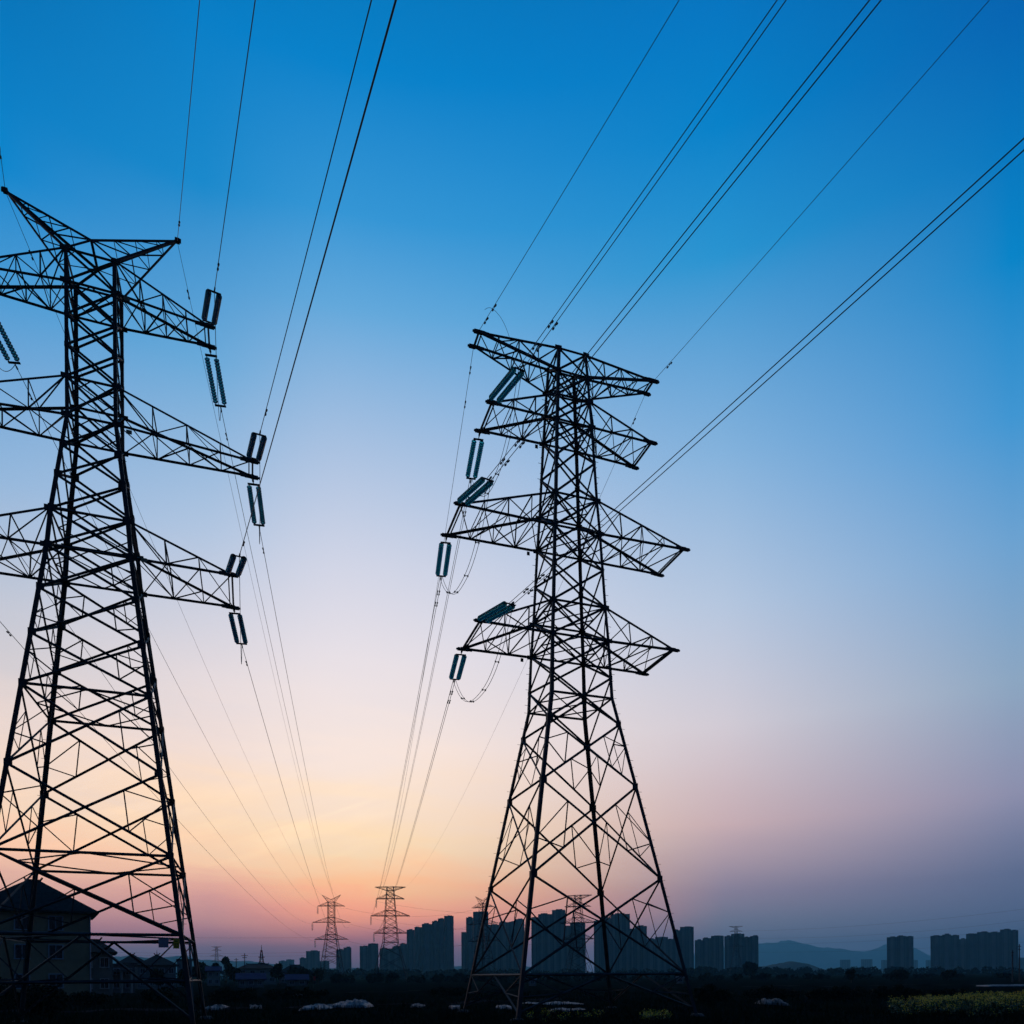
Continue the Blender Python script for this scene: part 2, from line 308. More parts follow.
def ridge(name, label, pts, D, depth):
    """a range of hills: outline heights at a distance, rounded in depth"""
    m = MB(); n = 120
    xs = [p[0] for p in pts]; x0, x1 = xs[0], xs[-1]
    def h(x):
        for (a, ya), (b, yb) in zip(pts, pts[1:]):
            if a <= x <= b:
                t = (x-a)/(b-a); t = t*t*(3-2*t); return ya+(yb-ya)*t
        return pts[-1][1]
    prof = [(-1, 0), (-.75, .35), (-.5, .68), (-.25, .92), (0, 1), (.3, .85), (.65, .4), (1, 0)]
    rnd = random.Random(name)
    jit = [rnd.uniform(-1, 1) for _ in range(n+1)]
    for i in range(n+1):
        x = x0+(x1-x0)*i/n; y = h(x); X = X_at(x, y, D); Z = max(Z_at(x, y, D), .5)
        Z *= 1+.035*jit[i]
        for s, t in prof:
            m.v.append((X*(1+s*depth/D*.2), D+s*depth+jit[i]*depth*.06, Z*t-.4))
    k = len(prof)
    for i in range(n):
        for j in range(k-1): m.f.append((i*k+j, (i+1)*k+j, (i+1)*k+j+1, i*k+j+1))
    mat = material(name+'_woods', (.16, .17, .15), .9, 0, base2=(.10, .12, .11), scale=.01, spec=0.0)
    tag(m.build(name, mat, smooth=True), label, 'hills', kind='structure')
ridge('far_hills', 'long pale blue range of hills beyond the town on the right',
      [(640, 968), (690, 955), (730, 947), (758, 943), (775, 942), (790, 940.5), (805, 944), (820, 947.5), (838, 948), (852, 951), (868, 951), (880, 946), (892, 943), (905, 946), (925, 956), (950, 961), (985, 966), (1060, 962), (1100, 968)], 9000, 900)
ridge('near_hill', 'low dark rounded hill right of the tower blocks', [(735, 972), (752, 968), (765, 966), (780, 963), (792, 961.3), (803, 963), (815, 968), (826, 972)], 1500, 120)
ridge('left_hills', 'faint low hills behind the village roofs', [(60, 966), (100, 958), (126, 956), (150, 958), (180, 956), (205, 960), (232, 961), (250, 961), (275, 964), (330, 968), (480, 966), (505, 964), (560, 970)], 4200, 400)

# ---------------------------------------------------------------- pylons
def pylon(name, label, group, px, py, th, spec, dz=0.0, lite=False, wscale=1.0):
    """a square lattice pylon; heights in spec are above eye level, dz lowers a shorter-legged pylon"""
    Z0 = EYE+dz; gz = 0
    root = thing(name, label, 'pylon', (px, py, gz), th, group)
    tab = [(z, w*wscale) for z, w in spec['widths']]
    def W(z):
        if z >= tab[0][0]: return tab[0][1]
        for (a, wa), (b, wb) in zip(tab, tab[1:]):
            if b <= z <= a: return wb+(wa-wb)*(z-b)/(a-b)
        (a, wa), (b, wb) = tab[-2], tab[-1]
        return wb+(wa-wb)*(z-b)/(a-b)
    SG = [(-1, -1), (1, -1), (1, 1), (-1, 1)]          # near left, near right, far right, far left
    def C(k, z): s = SG[k % 4]; w = W(z)/2; return Vector((s[0]*w, s[1]*w, z+Z0))
    zfoot = -Z0+0.05
    nodes = [z for z in spec['nodes'] if z > zfoot+1.2]
    ls, ms, rs = spec['sizes']
    # legs
    for k in range(4):
        s = SG[k]; b = MB(); zs = sorted(set([t[0] for t in tab if t[0] > zfoot and t[0] <= nodes[0]]+[nodes[0], zfoot]), reverse=True)
        zlen = len(zs); vs = []
        for z in zs:
            sz = ls*(1.0 if z > spec['waist'] else 1.22); t = sz*.14; p = C(k, z)
            for ax, ay in [(0, 0), (sz, 0), (sz, t), (t, t), (t, sz), (0, sz)]:
                vs.append((p.x-s[0]*ax+s[0]*.03, p.y-s[1]*ay+s[1]*.03, p.z))
        fs = [(i*6+j, i*6+(j+1) % 6, (i+1)*6+(j+1) % 6, (i+1)*6+j) for i in range(zlen-1) for j in range(6)]
        fs += [(0, 1, 2, 3, 4, 5), tuple(range((zlen-1)*6+5, (zlen-1)*6-1, -1))]
        b.add(vs, fs)
        if not lite and k in (1, 3):                      # climbing pegs
            z = zfoot+3
            while z < nodes[0]-.3:
                p = C(k, z); b.rod(p, p+Vector((s[0]*.2, 0, 0)) if int(z*2.5) % 2 else p+Vector((0, s[1]*.2, 0)), .011, 4); z += .42
        leg = b.build('leg', STEEL, root)
        if not lite:
            c = C(k, zfoot); fb = MB(); fb.lathe((c.x, c.y, -.3), (0, 0, 1), [(0, .4), (.3, .36), (.38, .3), (.42, .24)], 14)
            fb.build('footing', CONC, leg)
    # bracing of the body
    b = MB(); ax = lambda z: Vector((0, 0, z+Z0))
    def bar(p, q, size): b.angle(p, q, size, ax(((p.z+q.z)/2)-Z0))
    def plate(k, z, sz):
        c = C(k, z); s = SG[k]
        b.box((c.x-s[0]*sz*.35, c.y+s[1]*.035, c.z), (sz, .02, sz)); b.box((c.x+s[0]*.035, c.y-s[1]*sz*.35, c.z), (.02, sz, sz))
    for i, (za, zb) in enumerate(zip(nodes, nodes[1:])):
        red = (not lite) and za <= spec['redundant'] and za-zb > 1.7
        for k in range(4):
            A, B, A2, B2 = C(k, za), C(k+1, za), C(k, zb), C(k+1, zb)
            bar(A, B2, ms); bar(B, A2, ms)
            wa, wb = (A-B).length, (A2-B2).length
            t = wa/(wa+wb); X = A+(B2-A)*t               # crossing point
            if red:
                for P, P2, n1, n2 in ((A, A2, X, X), (B, B2, X, X)):
                    f = .5
                    u = P+(X-P)*f; d = P2+(X-P2)*f; q = P+(P2-P)*(.36 if i % 2 else .62)
                    bar(u, d, rs); bar(u, q, rs); bar(d, q, rs)
        if not lite:
            for k in range(4): plate(k, za, .20 if za > spec['waist'] else .30)
    for z in spec['rings']:
        if z < zfoot+1: continue
        for k in range(4): bar(C(k, z), C(k+1, z), ms*1.05)
    for z in spec['diaphragms']:
        if z < zfoot+1: continue
        mids = [(C(k, z)+C(k+1, z))/2 for k in range(4)]
        for k in range(4): b.angle(mids[k], mids[(k+1) % 4], rs*1.2, ax(z))
        if W(z) < 4: b.angle(C(0, z), C(2, z), rs*1.3, ax(z)+Vector((0, 0, -1))); b.angle(C(1, z), C(3, z), rs*1.3, ax(z)+Vector((0, 0, -1)))
    zl = nodes[-1]
    for k in range(4):                                   # inverted V down to the footings
        mid = (C(k, zl)+C(k+1, zl))/2
        bar(mid, C(k, zfoot+.3), ms); bar(mid, C(k+1, zfoot+.3), ms)
        if not lite:
            for e in (k, k+1):
                u = mid+(C(e, zfoot+.3)-mid)*.5; bar(u, C(e, zl), rs); bar(u, C(e, (zl+zfoot)/2), rs)
    if spec.get('apex'):
        sa, za = spec['apex']; zt = nodes[0]
        for sgn, ks in ((-1, (0, 1)), (1, (3, 2))):
            a = Vector((0, sgn*sa, za+Z0))
            for k in ks: b.angle(a, C(k, zt), ms, ax(zt-2))
        b.angle(Vector((0, -sa, za+Z0)), Vector((0, sa, za+Z0)), ms, ax(zt))
    b.build('body_bracing', STEEL, root)
    # crossarms
    cs = spec['chord']
    def truss(m, lo, up, n, inner, sz):
        """panels between a lower and an upper chord meeting near the tip"""
        P = lambda ch, i: ch[0]+(ch[1]-ch[0])*(i/n)
        for i in range(1, n): m.angle(P(lo, i), P(up, i), sz, inner)
        for i in range(n):
            if i < n-1: m.angle(P(up, i), P(lo, i+1), sz, inner) if i % 2 == 0 else m.angle(P(lo, i), P(up, i+1), sz, inner)
    for arm in spec['arms']:
        for sg in (-1, 1):
            m = MB(); Ln, hw, zt, zlo, zup, n = arm['L'], arm['hw'], arm['z'], arm['lo'], arm['up'], arm['n']
            near, far = (0, 3) if sg < 0 else (1, 2)
            tip = {near: Vector((sg*Ln, -hw, zt+Z0)), far: Vector((sg*Ln, hw, zt+Z0))}
            inner = Vector((sg*Ln*.5, 0, zt+Z0))
            ch = {}
            for k in (near, far):
                ch[k] = ((C(k, zlo), tip[k]), (C(k, zup), tip[k]))
                for p, q in ch[k]: m.angle(p, q, cs, inner)
                truss(m, ch[k][0], ch[k][1], n, inner, rs*1.15)
            for lev in (0, 1):
                a, c_ = ch[near][lev], ch[far][lev]
                P = lambda e, i: e[0]+(e[1]-e[0])*(i/n)
                for i in range(1, n): m.angle(P(a, i), P(c_, i), rs*1.1, inner)
                for i in range(n):
                    if lev == 0: m.angle(P(c_, i), P(a, i+1), rs*1.2, inner)
                    if lev == 0 and i < n-1 or lev == 1 and i % 2 == 0: m.angle(P(a, i), P(c_, i+1), rs, inner)
            m.angle(tip[near], tip[far], cs*1.1, inner)
            if not lite:
                m.angle(tip[near]+Vector((-sg*.16, 0, 0)), tip[far]+Vector((-sg*.16, 0, 0)), cs*.7, inner)
                for k in (near, far):
                    t = tip[k]
                    m.box(t+Vector((-sg*.14, 0, 0)), (.42, .04, .2)); m.box(t+Vector((sg*.08, 0, -.02)), (.34, .16, .12)); m.box(t+Vector((sg*.24, 0, -.02)), (.16, .09, .07)); m.box(t+Vector((-sg*.3, 0, 0)), (.5, .03, .17))
                    for e in (0, 1):
                        c0 = ch[k][e][0]; m.box(c0+Vector((sg*.06, 0, 0)), (.26, .03, .22))
            m.build('crossarm', STEEL, root)
    if spec.get('horn'):
        Lh, zh = spec['horn']; sa, za = spec['apex']; zt = nodes[0]
        for sg in (-1, 1):
            m = MB(); tip = Vector((sg*Lh, 0, zh+Z0)); near, far = (0, 3) if sg < 0 else (1, 2)
            inner = Vector((sg*Lh*.4, 0, (zh+zt)/2+Z0))
            un, uf = (Vector((0, -sa, za+Z0)), tip), (Vector((0, sa, za+Z0)), tip)
            ln, lf = (C(near, zt), tip), (C(far, zt), tip)
            for p, q in (un, uf, ln, lf): m.angle(p, q, cs, inner)
            n = 4; P = lambda e, i: e[0]+(e[1]-e[0])*(i/n)
            for A, B in ((un, ln), (uf, lf), (un, uf), (ln, lf)):
                for i in range(1, n):
                    m.angle(P(A, i), P(B, i), rs*.9, inner)
                    if (A is un and B is ln) or (A is uf and B is lf): m.angle(P(A, i-1), P(B, i), rs, inner)
            if not lite: m.box(tip, (.2, .2, .13)); m.box(tip+Vector((sg*.06, 0, .02)), (.2, .05, .18))
            m.build('earth_wire_peak', STEEL, root)
    def local(x, y, z): return root_matrix(px, py, th) @ Vector((x, y, z+Z0))
    return root, local, C
def root_matrix(px, py, th): return Matrix.Translation((px, py, 0)) @ Matrix.Rotation(th, 4, 'Z')

FLAT = dict(
    widths=[(32.77, 1.56), (31.54, 1.73), (30.23, 1.86), (28.86, 2.03), (24.91, 2.38), (23.13, 2.60), (19.19, 2.97), (17.41, 3.19), (14.38, 3.46), (9.63, 5.22), (4.82, 6.98), (0, 8.7), (-2.1, 9.47)],
    nodes=[32.77, 31.54, 30.23, 28.86, 26.9, 24.91, 23.13, 21.16, 19.19, 17.41, 15.45, 12.96, 9.63, 4.82, 0.0],
    rings=[32.77, 31.54, 30.23, 28.86, 24.91, 23.13, 19.19, 17.41, 14.38, 0.0], diaphragms=[31.54, 28.86, 24.91, 23.13, 19.19, 17.41, 14.38, 0.0],
    waist=14.38, redundant=13.0, sizes=(.15, .088, .046), chord=.105,
    arms=[dict(L=5.03, hw=.47, z=32.7, lo=31.54, up=32.77, n=4), dict(L=4.56, hw=1.04, z=28.81, lo=28.86, up=30.23, n=3),
          dict(L=6.33, hw=1.38, z=23.16, lo=23.13, up=24.91, n=4), dict(L=5.45, hw=1.68, z=17.42, lo=17.41, up=19.19, n=3)])
HORN = dict(
    widths=[(31.11, 1.93), (24.04, 1.93), (19.63, 3.0), (18.01, 3.25), (0, 7.72), (-2.1, 8.24)],
    nodes=[31.11, 29.74, 28.3, 27.0, 25.67, 24.04, 22.6, 21.2, 19.63, 18.01, 16.1, 14.1, 11.9, 8.55, 5.05, 1.75],
    rings=[31.11, 29.74, 25.67, 24.04, 19.63, 18.01, 11.9, 5.05, 1.75, -.15], diaphragms=[29.74, 25.67, 24.04, 19.63, 18.01, 11.9, 5.05, 1.75],
    waist=24.0, redundant=18.1, sizes=(.15, .082, .04), chord=.09, apex=(.73, 31.95), horn=(3.36, 33.66),
    arms=[dict(L=4.67, hw=.59, z=29.67, lo=29.74, up=31.11, n=4), dict(L=6.54, hw=.58, z=23.93, lo=24.04, up=25.67, n=4), dict(L=5.63, hw=1.57, z=18.0, lo=18.01, up=19.63, n=3)])
G_FLAT, G_HORN = 'flat topped lattice pylons', 'lattice pylons with two horns'
RX, RY, RT = 3.174, 40.0, R_(18.75)
LX, LY, LT = -18.2, 33.0, R_(19.34)
flat1, fl1, fC = pylon('lattice_pylon', 'tall flat topped steel lattice pylon nearest the centre, strung on its left side only', G_FLAT, RX, RY, RT, FLAT)
horn1, hn1, hC = pylon('lattice_pylon', 'large steel lattice pylon with two raised horns cut by the left edge', G_HORN, LX, LY, LT, HORN)
R2 = (X_at(390.6, 930, 248), 248.0, R_(3)); L2 = (X_at(331.5, 930, 262), 262.0, R_(3))
flat2, fl2, _ = pylon('lattice_pylon', 'distant flat topped pylon standing in front of the tall stepped tower block', G_FLAT, *R2, FLAT, dz=-3.2, lite=True, wscale=1.4)
horn2, hn2, _ = pylon('lattice_pylon', 'distant horned pylon seen against the orange sky left of the flat topped one', G_HORN, *L2, HORN, dz=-5.0, lite=True, wscale=1.2)
P3 = (X_at(483, 930, 258), 258.0, R_(-38)); P4 = (X_at(578, 930, 262), 262.0, R_(-20))
horn3, hn3, _ = pylon('lattice_pylon', 'distant horned pylon half hidden behind the left leg of the big flat topped pylon', G_HORN, *P3, HORN, dz=-6.2, lite=True)
flat3, fl3, _ = pylon('lattice_pylon', 'distant flat topped pylon seen through the legs of the big flat topped pylon', G_FLAT, *P4, FLAT, dz=-5.0, lite=True, wscale=1.3)
P5 = (X_at(736, 930, 560), 560.0, R_(-12)); P6 = (X_at(216.5, 945, 760), 760.0, R_(8))
flat4, fl4, _ = pylon('lattice_pylon', 'small far pylon whose top shows above the right hand tower blocks', G_FLAT, *P5, FLAT, dz=2.5, lite=True)
flat5, fl5, _ = pylon('lattice_pylon', 'tiny far pylon rising above the village trees on the left', G_FLAT, *P6, FLAT, dz=-1.5, lite=True)

# ---------------------------------------------------------------- insulators
def disc_string(n, pitch, r):
    m = MB()
    for i in range(n):
        h = i*pitch
        m.lathe((h, 0, 0), (1, 0, 0), [(0, .03), (.01, .05), (.035, .055), (.045, r*.85), (.06, r), (.085, r*.97), (.09, r*.5), (.1, .035), (pitch, .03)], 12)
    return m.mesh('insulator_discs', True)
def yoke_mesh(w, a, sgn):
    m = MB(); m.box((a, 0, 0), (.1, w+.12, .03)); m.rod((a, 0, 0), (a+sgn*.26, 0, 0), .022, 6); m.box((a+sgn*.24, 0, 0), (.14, .05, .07))
    for s in (-1, 1): m.rod((a, s*w/2, 0), (a-sgn*.14, s*w/2, 0), .022, 6)
    me = m.mesh('yoke'); me.materials.append(BOLT); return me
STR = {}
def insulator(P, E, n, pitch, r, w, label, group):
    """double tension string from the crossarm at P to the conductor clamp at E"""
    P = Vector(P); E = Vector(E); d = E-P; Ln = d.length
    key = (n, round(pitch, 3), r)
    if key not in STR:
        STR[key] = disc_string(n, pitch, r); STR[key].materials.append(GLASS if pitch > .145 else GLASS_DARK)
    t = thing('insulator_string', label, 'insulator', P, 0, group)
    t.rotation_mode = 'QUATERNION'; t.rotation_quaternion = d.to_track_quat('X', 'Z')
    span = n*pitch; a0 = max(Ln-span-.2, .15)
    for s in (-1, 1):
        o = obj('disc_column', STR[key], None, t); o.location = (a0, s*w/2, 0)
    y1 = obj('yoke_plate', yoke_mesh(w, a0-.12, -1), None, t)
    y2 = obj('yoke_plate', yoke_mesh(w, a0+span+.12, 1), None, t)
    m = MB(); m.rod((0, 0, 0), (a0-.3, 0, 0), .025, 6); m.box((.12, 0, 0), (.2, .09, .05)); m.build('link', BOLT, t)
    m = MB(); m.rod((a0+span+.1, 0, 0), (Ln+.2, 0, 0), .03, 6); m.build('clamp', BOLT, t)
    return t

# ---------------------------------------------------------------- cables
def cable(name, label, pts, r, cat='power line', group=None, twin=0.0, dampers=(), spacers=(), n=6):
    """one span; twin > 0 makes a bundle of two conductors held by spacers"""
    pts = [Vector(p) for p in pts]
    def side(i):
        d = pts[min(i+1, len(pts)-1)]-pts[max(i-1, 0)]; s = Vector((d.y, -d.x, 0))
        return s.normalized() if s.length > 1e-4 else Vector((1, 0, 0))
    def damper(parent, p, d):
        m = MB(); d = d.normalized(); c = p+Vector((0, 0, -.10))
        m.rod(p, c, .025, 5); m.rod(c-d*.17, c+d*.17, .011, 5)
        for s in (-1, 1): m.rod(c+d*s*.11, c+d*s*.2, .04, 8)
        m.build('damper', BOLT, parent)
    if twin:
        root = thing(name, label, cat, (0, 0, 0), 0, group)
        lines = []
        for s in (-1, 1):
            q = [p+side(i)*s*twin/2 for i, p in enumerate(pts)]
            m = MB(); m.tube(q, r, n); m.build('conductor', ALU, root, smooth=True); lines.append(q)
        for i in spacers:
            m = MB(); a, c = lines[0][i], lines[1][i]; m.rod(a, c, .02, 6); m.box(a, (.06, .06, .08)); m.box(c, (.06, .06, .08)); m.build('spacer', BOLT, root)
        par = root
    else:
        m = MB(); m.tube(pts, r, n); root = m.build(name, ALU, smooth=True); tag(root, label, cat, group); lines = [pts]; par = root
    for dist in dampers:
        for q in lines:
            acc = 0
            for i in range(len(q)-1):
                seg = (q[i+1]-q[i]).length
                if acc+seg >= dist:
                    damper(par, q[i]+(q[i+1]-q[i])*((dist-acc)/seg), q[i+1]-q[i]); break
                acc += seg
    return root
def span(A, B, sag, n=70):
    A = Vector(A); B = Vector(B); out = []
    for i in range(n+1):
        t = (i/n)**1.6; p = A+(B-A)*t; p.z -= 4*sag*t*(1-t); out.append(p)
    return out
def near_run(E, psi, m, S=105, k=.00045, n=60):
    E = Vector(E); d = Vector((math.sin(R_(psi)), -math.cos(R_(psi)), 0))
    return [E+d*s+Vector((0, 0, m*s+k*s*s)) for s in [S*i/n for i in range(n+1)]]
def loop(A, B, sag, n=28, side=(0, 0, 0)):
    A = Vector(A); B = Vector(B); side = Vector(side)
    return [A+(B-A)*t+(Vector((0, 0, -sag))+side)*(1-abs(2*t-1)**2.4) for t in [i/n for i in range(n+1)]]
def W3(v): return Vector((v[0], v[1], v[2]+EYE))

lev3 = ('topmost', 'middle', 'lowest')
RN = [((.608, 34.648, 28.142), 27.07, -.0774), ((-.858, 33.814, 22.468), 26.85, -.0780), ((.103, 33.808, 16.814), 27.05, -.0491)]
RF = [((-2.131, 42.602, 28.275), (-4.5, -1, 28.0), 4.7), ((-3.854, 42.381, 22.619), (-6.3, -1.3, 22.4), 2.8), ((-3.186, 42.941, 16.989), (-5.4, -1.6, 16.8), 3.6)]
rarm = [(-4.56, 1.04, 28.75), (-6.33, 1.38, 23.1), (-5.45, 1.68, 17.36)]
armname = ('upper', 'long middle', 'lower')
for i in range(3):
    l, s, z = rarm[i]
    E1, psi, m = RN[i]; E1 = W3(E1); E2 = W3(RF[i][0])
    insulator(fl1(l, -s, z), E1, 18, .15, .138, .42, 'teal insulator pair rising toward viewer from the %s left arm of central pylon' % armname[i], 'insulators on the central pylon')
    insulator(fl1(l, s, z), E2, 16, .15, .138, .42, 'teal insulator pair drooping away below the %s left arm of central pylon' % armname[i], 'insulators on the central pylon')
    cable('power_cable', 'twin overhead cable coming in to the %s left arm of central pylon' % armname[i], near_run(E1, psi, m), .015, group='twin cables overhead', twin=.22, dampers=(1.6, 3.0))
    B = fl2(*RF[i][1])
    cable('power_cable', 'twin cable falling from %s left arm of central pylon to far pylon' % armname[i], span(E2, B, RF[i][2]), .015, group='twin cables to the far pylon', twin=.11, dampers=(1.4, 2.6))
    cable('jumper_cable', 'twin jumper loop hanging under the %s left arm of the central pylon' % armname[i], loop(E1, E2, (2.7, 2.5, 2.5)[i]), .013, cat='jumper cable', group='jumper loops on the central pylon', twin=.17, spacers=(6, 12, 18, 23))
LN = [((-12.355, 31.565, 29.01), 26.0, -.2481), ((-10.674, 32.141, 23.378), 25.97, -.1376), ((-11.158, 30.925, 17.443), 24.84, -.2028)]
LF = [((-14.481, 37.706, 28.769), (4.67, -.5, 29.0), 8.0), ((-12.796, 38.327, 23.119), (6.5, -.5, 23.3), 8.2), ((-13.982, 39.013, 17.365), (5.6, -1.5, 17.4), 6.8)]
larm = [(4.67, .59, 29.62), (6.54, .58, 23.88), (5.63, 1.57, 17.95)]
for i in range(3):
    l, s, z = larm[i]; E1, psi, m = LN[i]; E1 = W3(E1); E2 = W3(LF[i][0])
    insulator(hn1(l, -s, z), E1, 15, .14, .125, .42, 'dark insulator pair above the right tip of the horned pylon %s arm' % armname[i], 'insulators on the horned pylon')
    insulator(hn1(l, s, z), E2, 15, .14, .125, .42, 'dark insulator pair below the right tip of the horned pylon %s arm' % armname[i], 'insulators on the horned pylon')
    cable('power_cable', 'single overhead cable coming in to right tip of the horned pylon %s arm' % armname[i], near_run(E1, psi, m), .0145, group='single cables overhead', dampers=(1.9,))
    cable('power_cable', 'single cable falling from right tip of horned pylon %s arm to far pylon' % armname[i], span(E2, hn2(*LF[i][1]), LF[i][2]), .015, group='single cables to the far horned pylon', dampers=(1.6,))
    cable('jumper_cable', 'thin jumper loop beside the right tip of the horned pylon %s arm' % armname[i], loop(E1, E2, 2.3), .014, cat='jumper cable', group='jumper loops on the horned pylon')
    # the other circuit, mostly outside the picture: its far side shows
    P = hn1(-l, s, z); dirv = Vector((-math.sin(R_(6)), math.cos(R_(6)), 0)); E = P+dirv*(3.1 if i == 0 else 2.55)+Vector((0, 0, -.75))
    insulator(P, E, 15, .14, .125, .42, 'dark insulator pair on the left tip of the horned pylon %s arm' % armname[i], 'insulators on the horned pylon')
    cable('power_cable', 'faint cable from behind horned pylon, %s of three dropping to far pylon' % lev3[i], span(E, hn2(-l, -s, z-.5), (5.4, 5.0, 3.3)[i]), .015, group='single cables to the far horned pylon', dampers=(1.6,))
    if i == 0:
        Pn = hn1(-l, -s, z); En = Pn+Vector((math.sin(R_(26)), -math.cos(R_(26)), 0))*2.7+Vector((0, 0, -.6))
        cable('jumper_cable', 'thin jumper loop at left edge under the horned pylon upper arm', loop(En, E, 2.0), .014, cat='jumper cable', group='jumper loops on the horned pylon')
for i, (l, z) in enumerate(((-4.5, 28.75), (-6.3, 23.1), (-5.4, 17.36))):
    P = fl2(l, -1, z); insulator(P, P+Vector((0, -.1, -2.9)), 17, .13, .12, .3, 'tiny insulator pair hanging from the %s left arm of the far flat pylon' % armname[i], 'insulators on the far pylons')
for i, (l, z) in enumerate(((-4.6, 29.6), (-6.5, 23.9), (-5.6, 17.95))):
    P = hn2(l, -.5, z); insulator(P, P+Vector((0, -.1, -2.7)), 15, .13, .12, .3, 'tiny insulator pair hanging from the %s left arm of the far horned pylon' % armname[i], 'insulators on the far pylons')
# earth wires
ew = dict(group='earth wires')
A = fl1(-5.03, -.47, 32.72); cable('earth_wire', 'thin earth wire rising overhead from the left tip of the flat topped pylon', near_run(A, 27.5, -.0769), .012, dampers=(.9, 1.8), **ew)
A2 = fl1(-5.03, .47, 32.72); cable('earth_wire', 'thin earth wire falling from left tip of the flat topped pylon', span(A2, fl2(-5, 0, 32.8), 9.2), .012, dampers=(1.2, 3.2), **ew)
cable('jumper_cable', 'thin curved bonding wire looping above the left tip of the flat topped pylon', loop(A+Vector((.35, -1.2, .02)), fl1(-3.4, -.55, 32.75), -.55, 16), .009, cat='jumper cable')
A = fl1(5.03, -.47, 32.72); cable('earth_wire', 'thin earth wire rising overhead from the right tip of the flat topped pylon', near_run(A, 27.51, -.0026), .012, dampers=(1.3,), **ew)
A2 = fl1(5.03, .47, 32.72); cable('earth_wire', 'thin earth wire passing behind the flat topped pylon from its right tip', span(A2, fl2(5, 0, 32.8), 4.5), .010, dampers=(1.8,), **ew)
A = hn1(3.36, 0, 33.62); cable('earth_wire', 'thin earth wire rising overhead from the right horn of the left pylon', near_run(A, 26.1, -.4514), .012, dampers=(2.2,), **ew)
cable('earth_wire', 'thin earth wire falling from the right horn of the left pylon', span(A, hn2(3.3, 0, 33.6), 9.0), .010, dampers=(2.2,), **ew)
A = hn1(-3.36, 0, 33.62); cable('earth_wire', 'thin earth wire rising to left edge from the left horn', near_run(A, 26.1, .3412), .012, dampers=(1.4,), **ew)
cable('earth_wire', 'thin earth wire falling from the left horn of the left pylon', span(A, hn2(-3.3, 0, 33.6), 5.0), .011, dampers=(2.5,), **ew)
# far spans between the distant pylons and beyond
far_g = dict(group='far cables low in the sky', n=5)
for i, (l, z) in enumerate(((4.67, 29), (6.5, 23.3), (5.6, 17.4))):
    cable('power_cable', 'far cable sagging between the two distant horned pylons, %s of three' % lev3[i], span(hn2(l, .5, z), hn3(-l, .3, z), 2.6), .022, **far_g)
for i, (l, z) in enumerate(((-4.5, 28), (-6.3, 22.4), (-5.4, 16.8))):
    cable('power_cable', 'far cable sagging between the two distant flat topped pylons, %s of three' % lev3[i], span(fl2(l, 1, z), fl3(l, -.4, z), 2.6), .022, **far_g)
for i, (y0, y1, sag, nm) in enumerate(((934, 937, 2.2, 'uppermost of three'), (944, 951, 4.2, 'middle of three'), (951, 955, 3.2, 'lowest of three'))):
    D = 330+40*i
    A = (X_at(-140, y0, D), D, Z_at(-140, y0-8, D)); B = (X_at(345, y1, D*1.04), D*1.04, Z_at(345, y1, D*1.04))
    cable('power_cable', 'faint level cable above the village roofs on the left, '+nm, span(A, B, sag), .03, **far_g)
for i, (ya, yb, sag, nm) in enumerate(((931, 903, 4.5, 'uppermost of four'), (938, 914, 6, 'second of four'), (944, 926, 5, 'third of four'), (952, 944, 4, 'lowest of four'))):
    D = 420+25*i
    A = (X_at(742, ya, D*1.2), D*1.2, Z_at(742, ya, D*1.2)); B = (X_at(1160, yb-14, D*.9), D*.9, Z_at(1160, yb-14, D*.9))
    cable('power_cable', 'faint sagging cable across the hills on the right, '+nm, span(A, B, sag), .035, **far_g)

# signs and plates on the two big pylons
def plate_sign(name, label, cat, p, w, h, mat, th, group=None, mark=None):
    t = thing(name, label, cat, p, th, group)
    m = MB(); m.box((0, 0, 0), (w, .015, h)); m.build('board', mat, t)
    m = MB(); m.box((0, .03, h*.3), (w*.9, .03, .03)); m.box((0, .03, -h*.3), (w*.9, .03, .03)); m.build('bracket', BOLT, t)
    if mark: 
        m = MB(); 
        for zz, ww in mark: m.box((0, -.011, zz*h), (w*ww, .006, h*.05))
        m.build('marking', BLACK_PAINT, t)
    return t
def at_px(x, y, D): u, v = ray(x, y); return Vector((u*D, D, v*D+EYE))
plate_sign('notice_board', 'pale rectangular notice board fixed low on the horned pylon', 'sign', at_px(163.5, 943, 29.6), .36, .36, PALE_BOARD, LT)
plate_sign('warning_sign', 'small yellow warning sign fixed beside the pale board on the horned pylon', 'sign', at_px(176.3, 943.5, 29.4), .22, .40, YELLOW_BOARD, LT, mark=((.22, .5), (-.05, .6), (-.25, .4)))
for k, (x, y, D, nm) in enumerate(((536.5, 446.5, 40.6, 'upper'), (528.3, 553.5, 40.8, 'long middle'), (522, 660, 41, 'lower'))):
    plate_sign('phase_plate', 'small dark plate hanging under the central pylon %s arm at its left' % nm, 'plate', at_px(x, y, D), .16, .2, BLACK_PAINT, RT, 'phase plates')
for k, (x, y, D, nm) in enumerate(((127, 299, 31.2, 'upper'), (129, 432, 31.2, 'long middle'), (144, 560, 31.0, 'lower'))):
    plate_sign('phase_plate', 'small brownish plate on the right leg at the horned pylon %s arm' % nm, 'plate', at_px(x, y, D), .22, .16, WALL_Y, LT, 'phase plates')

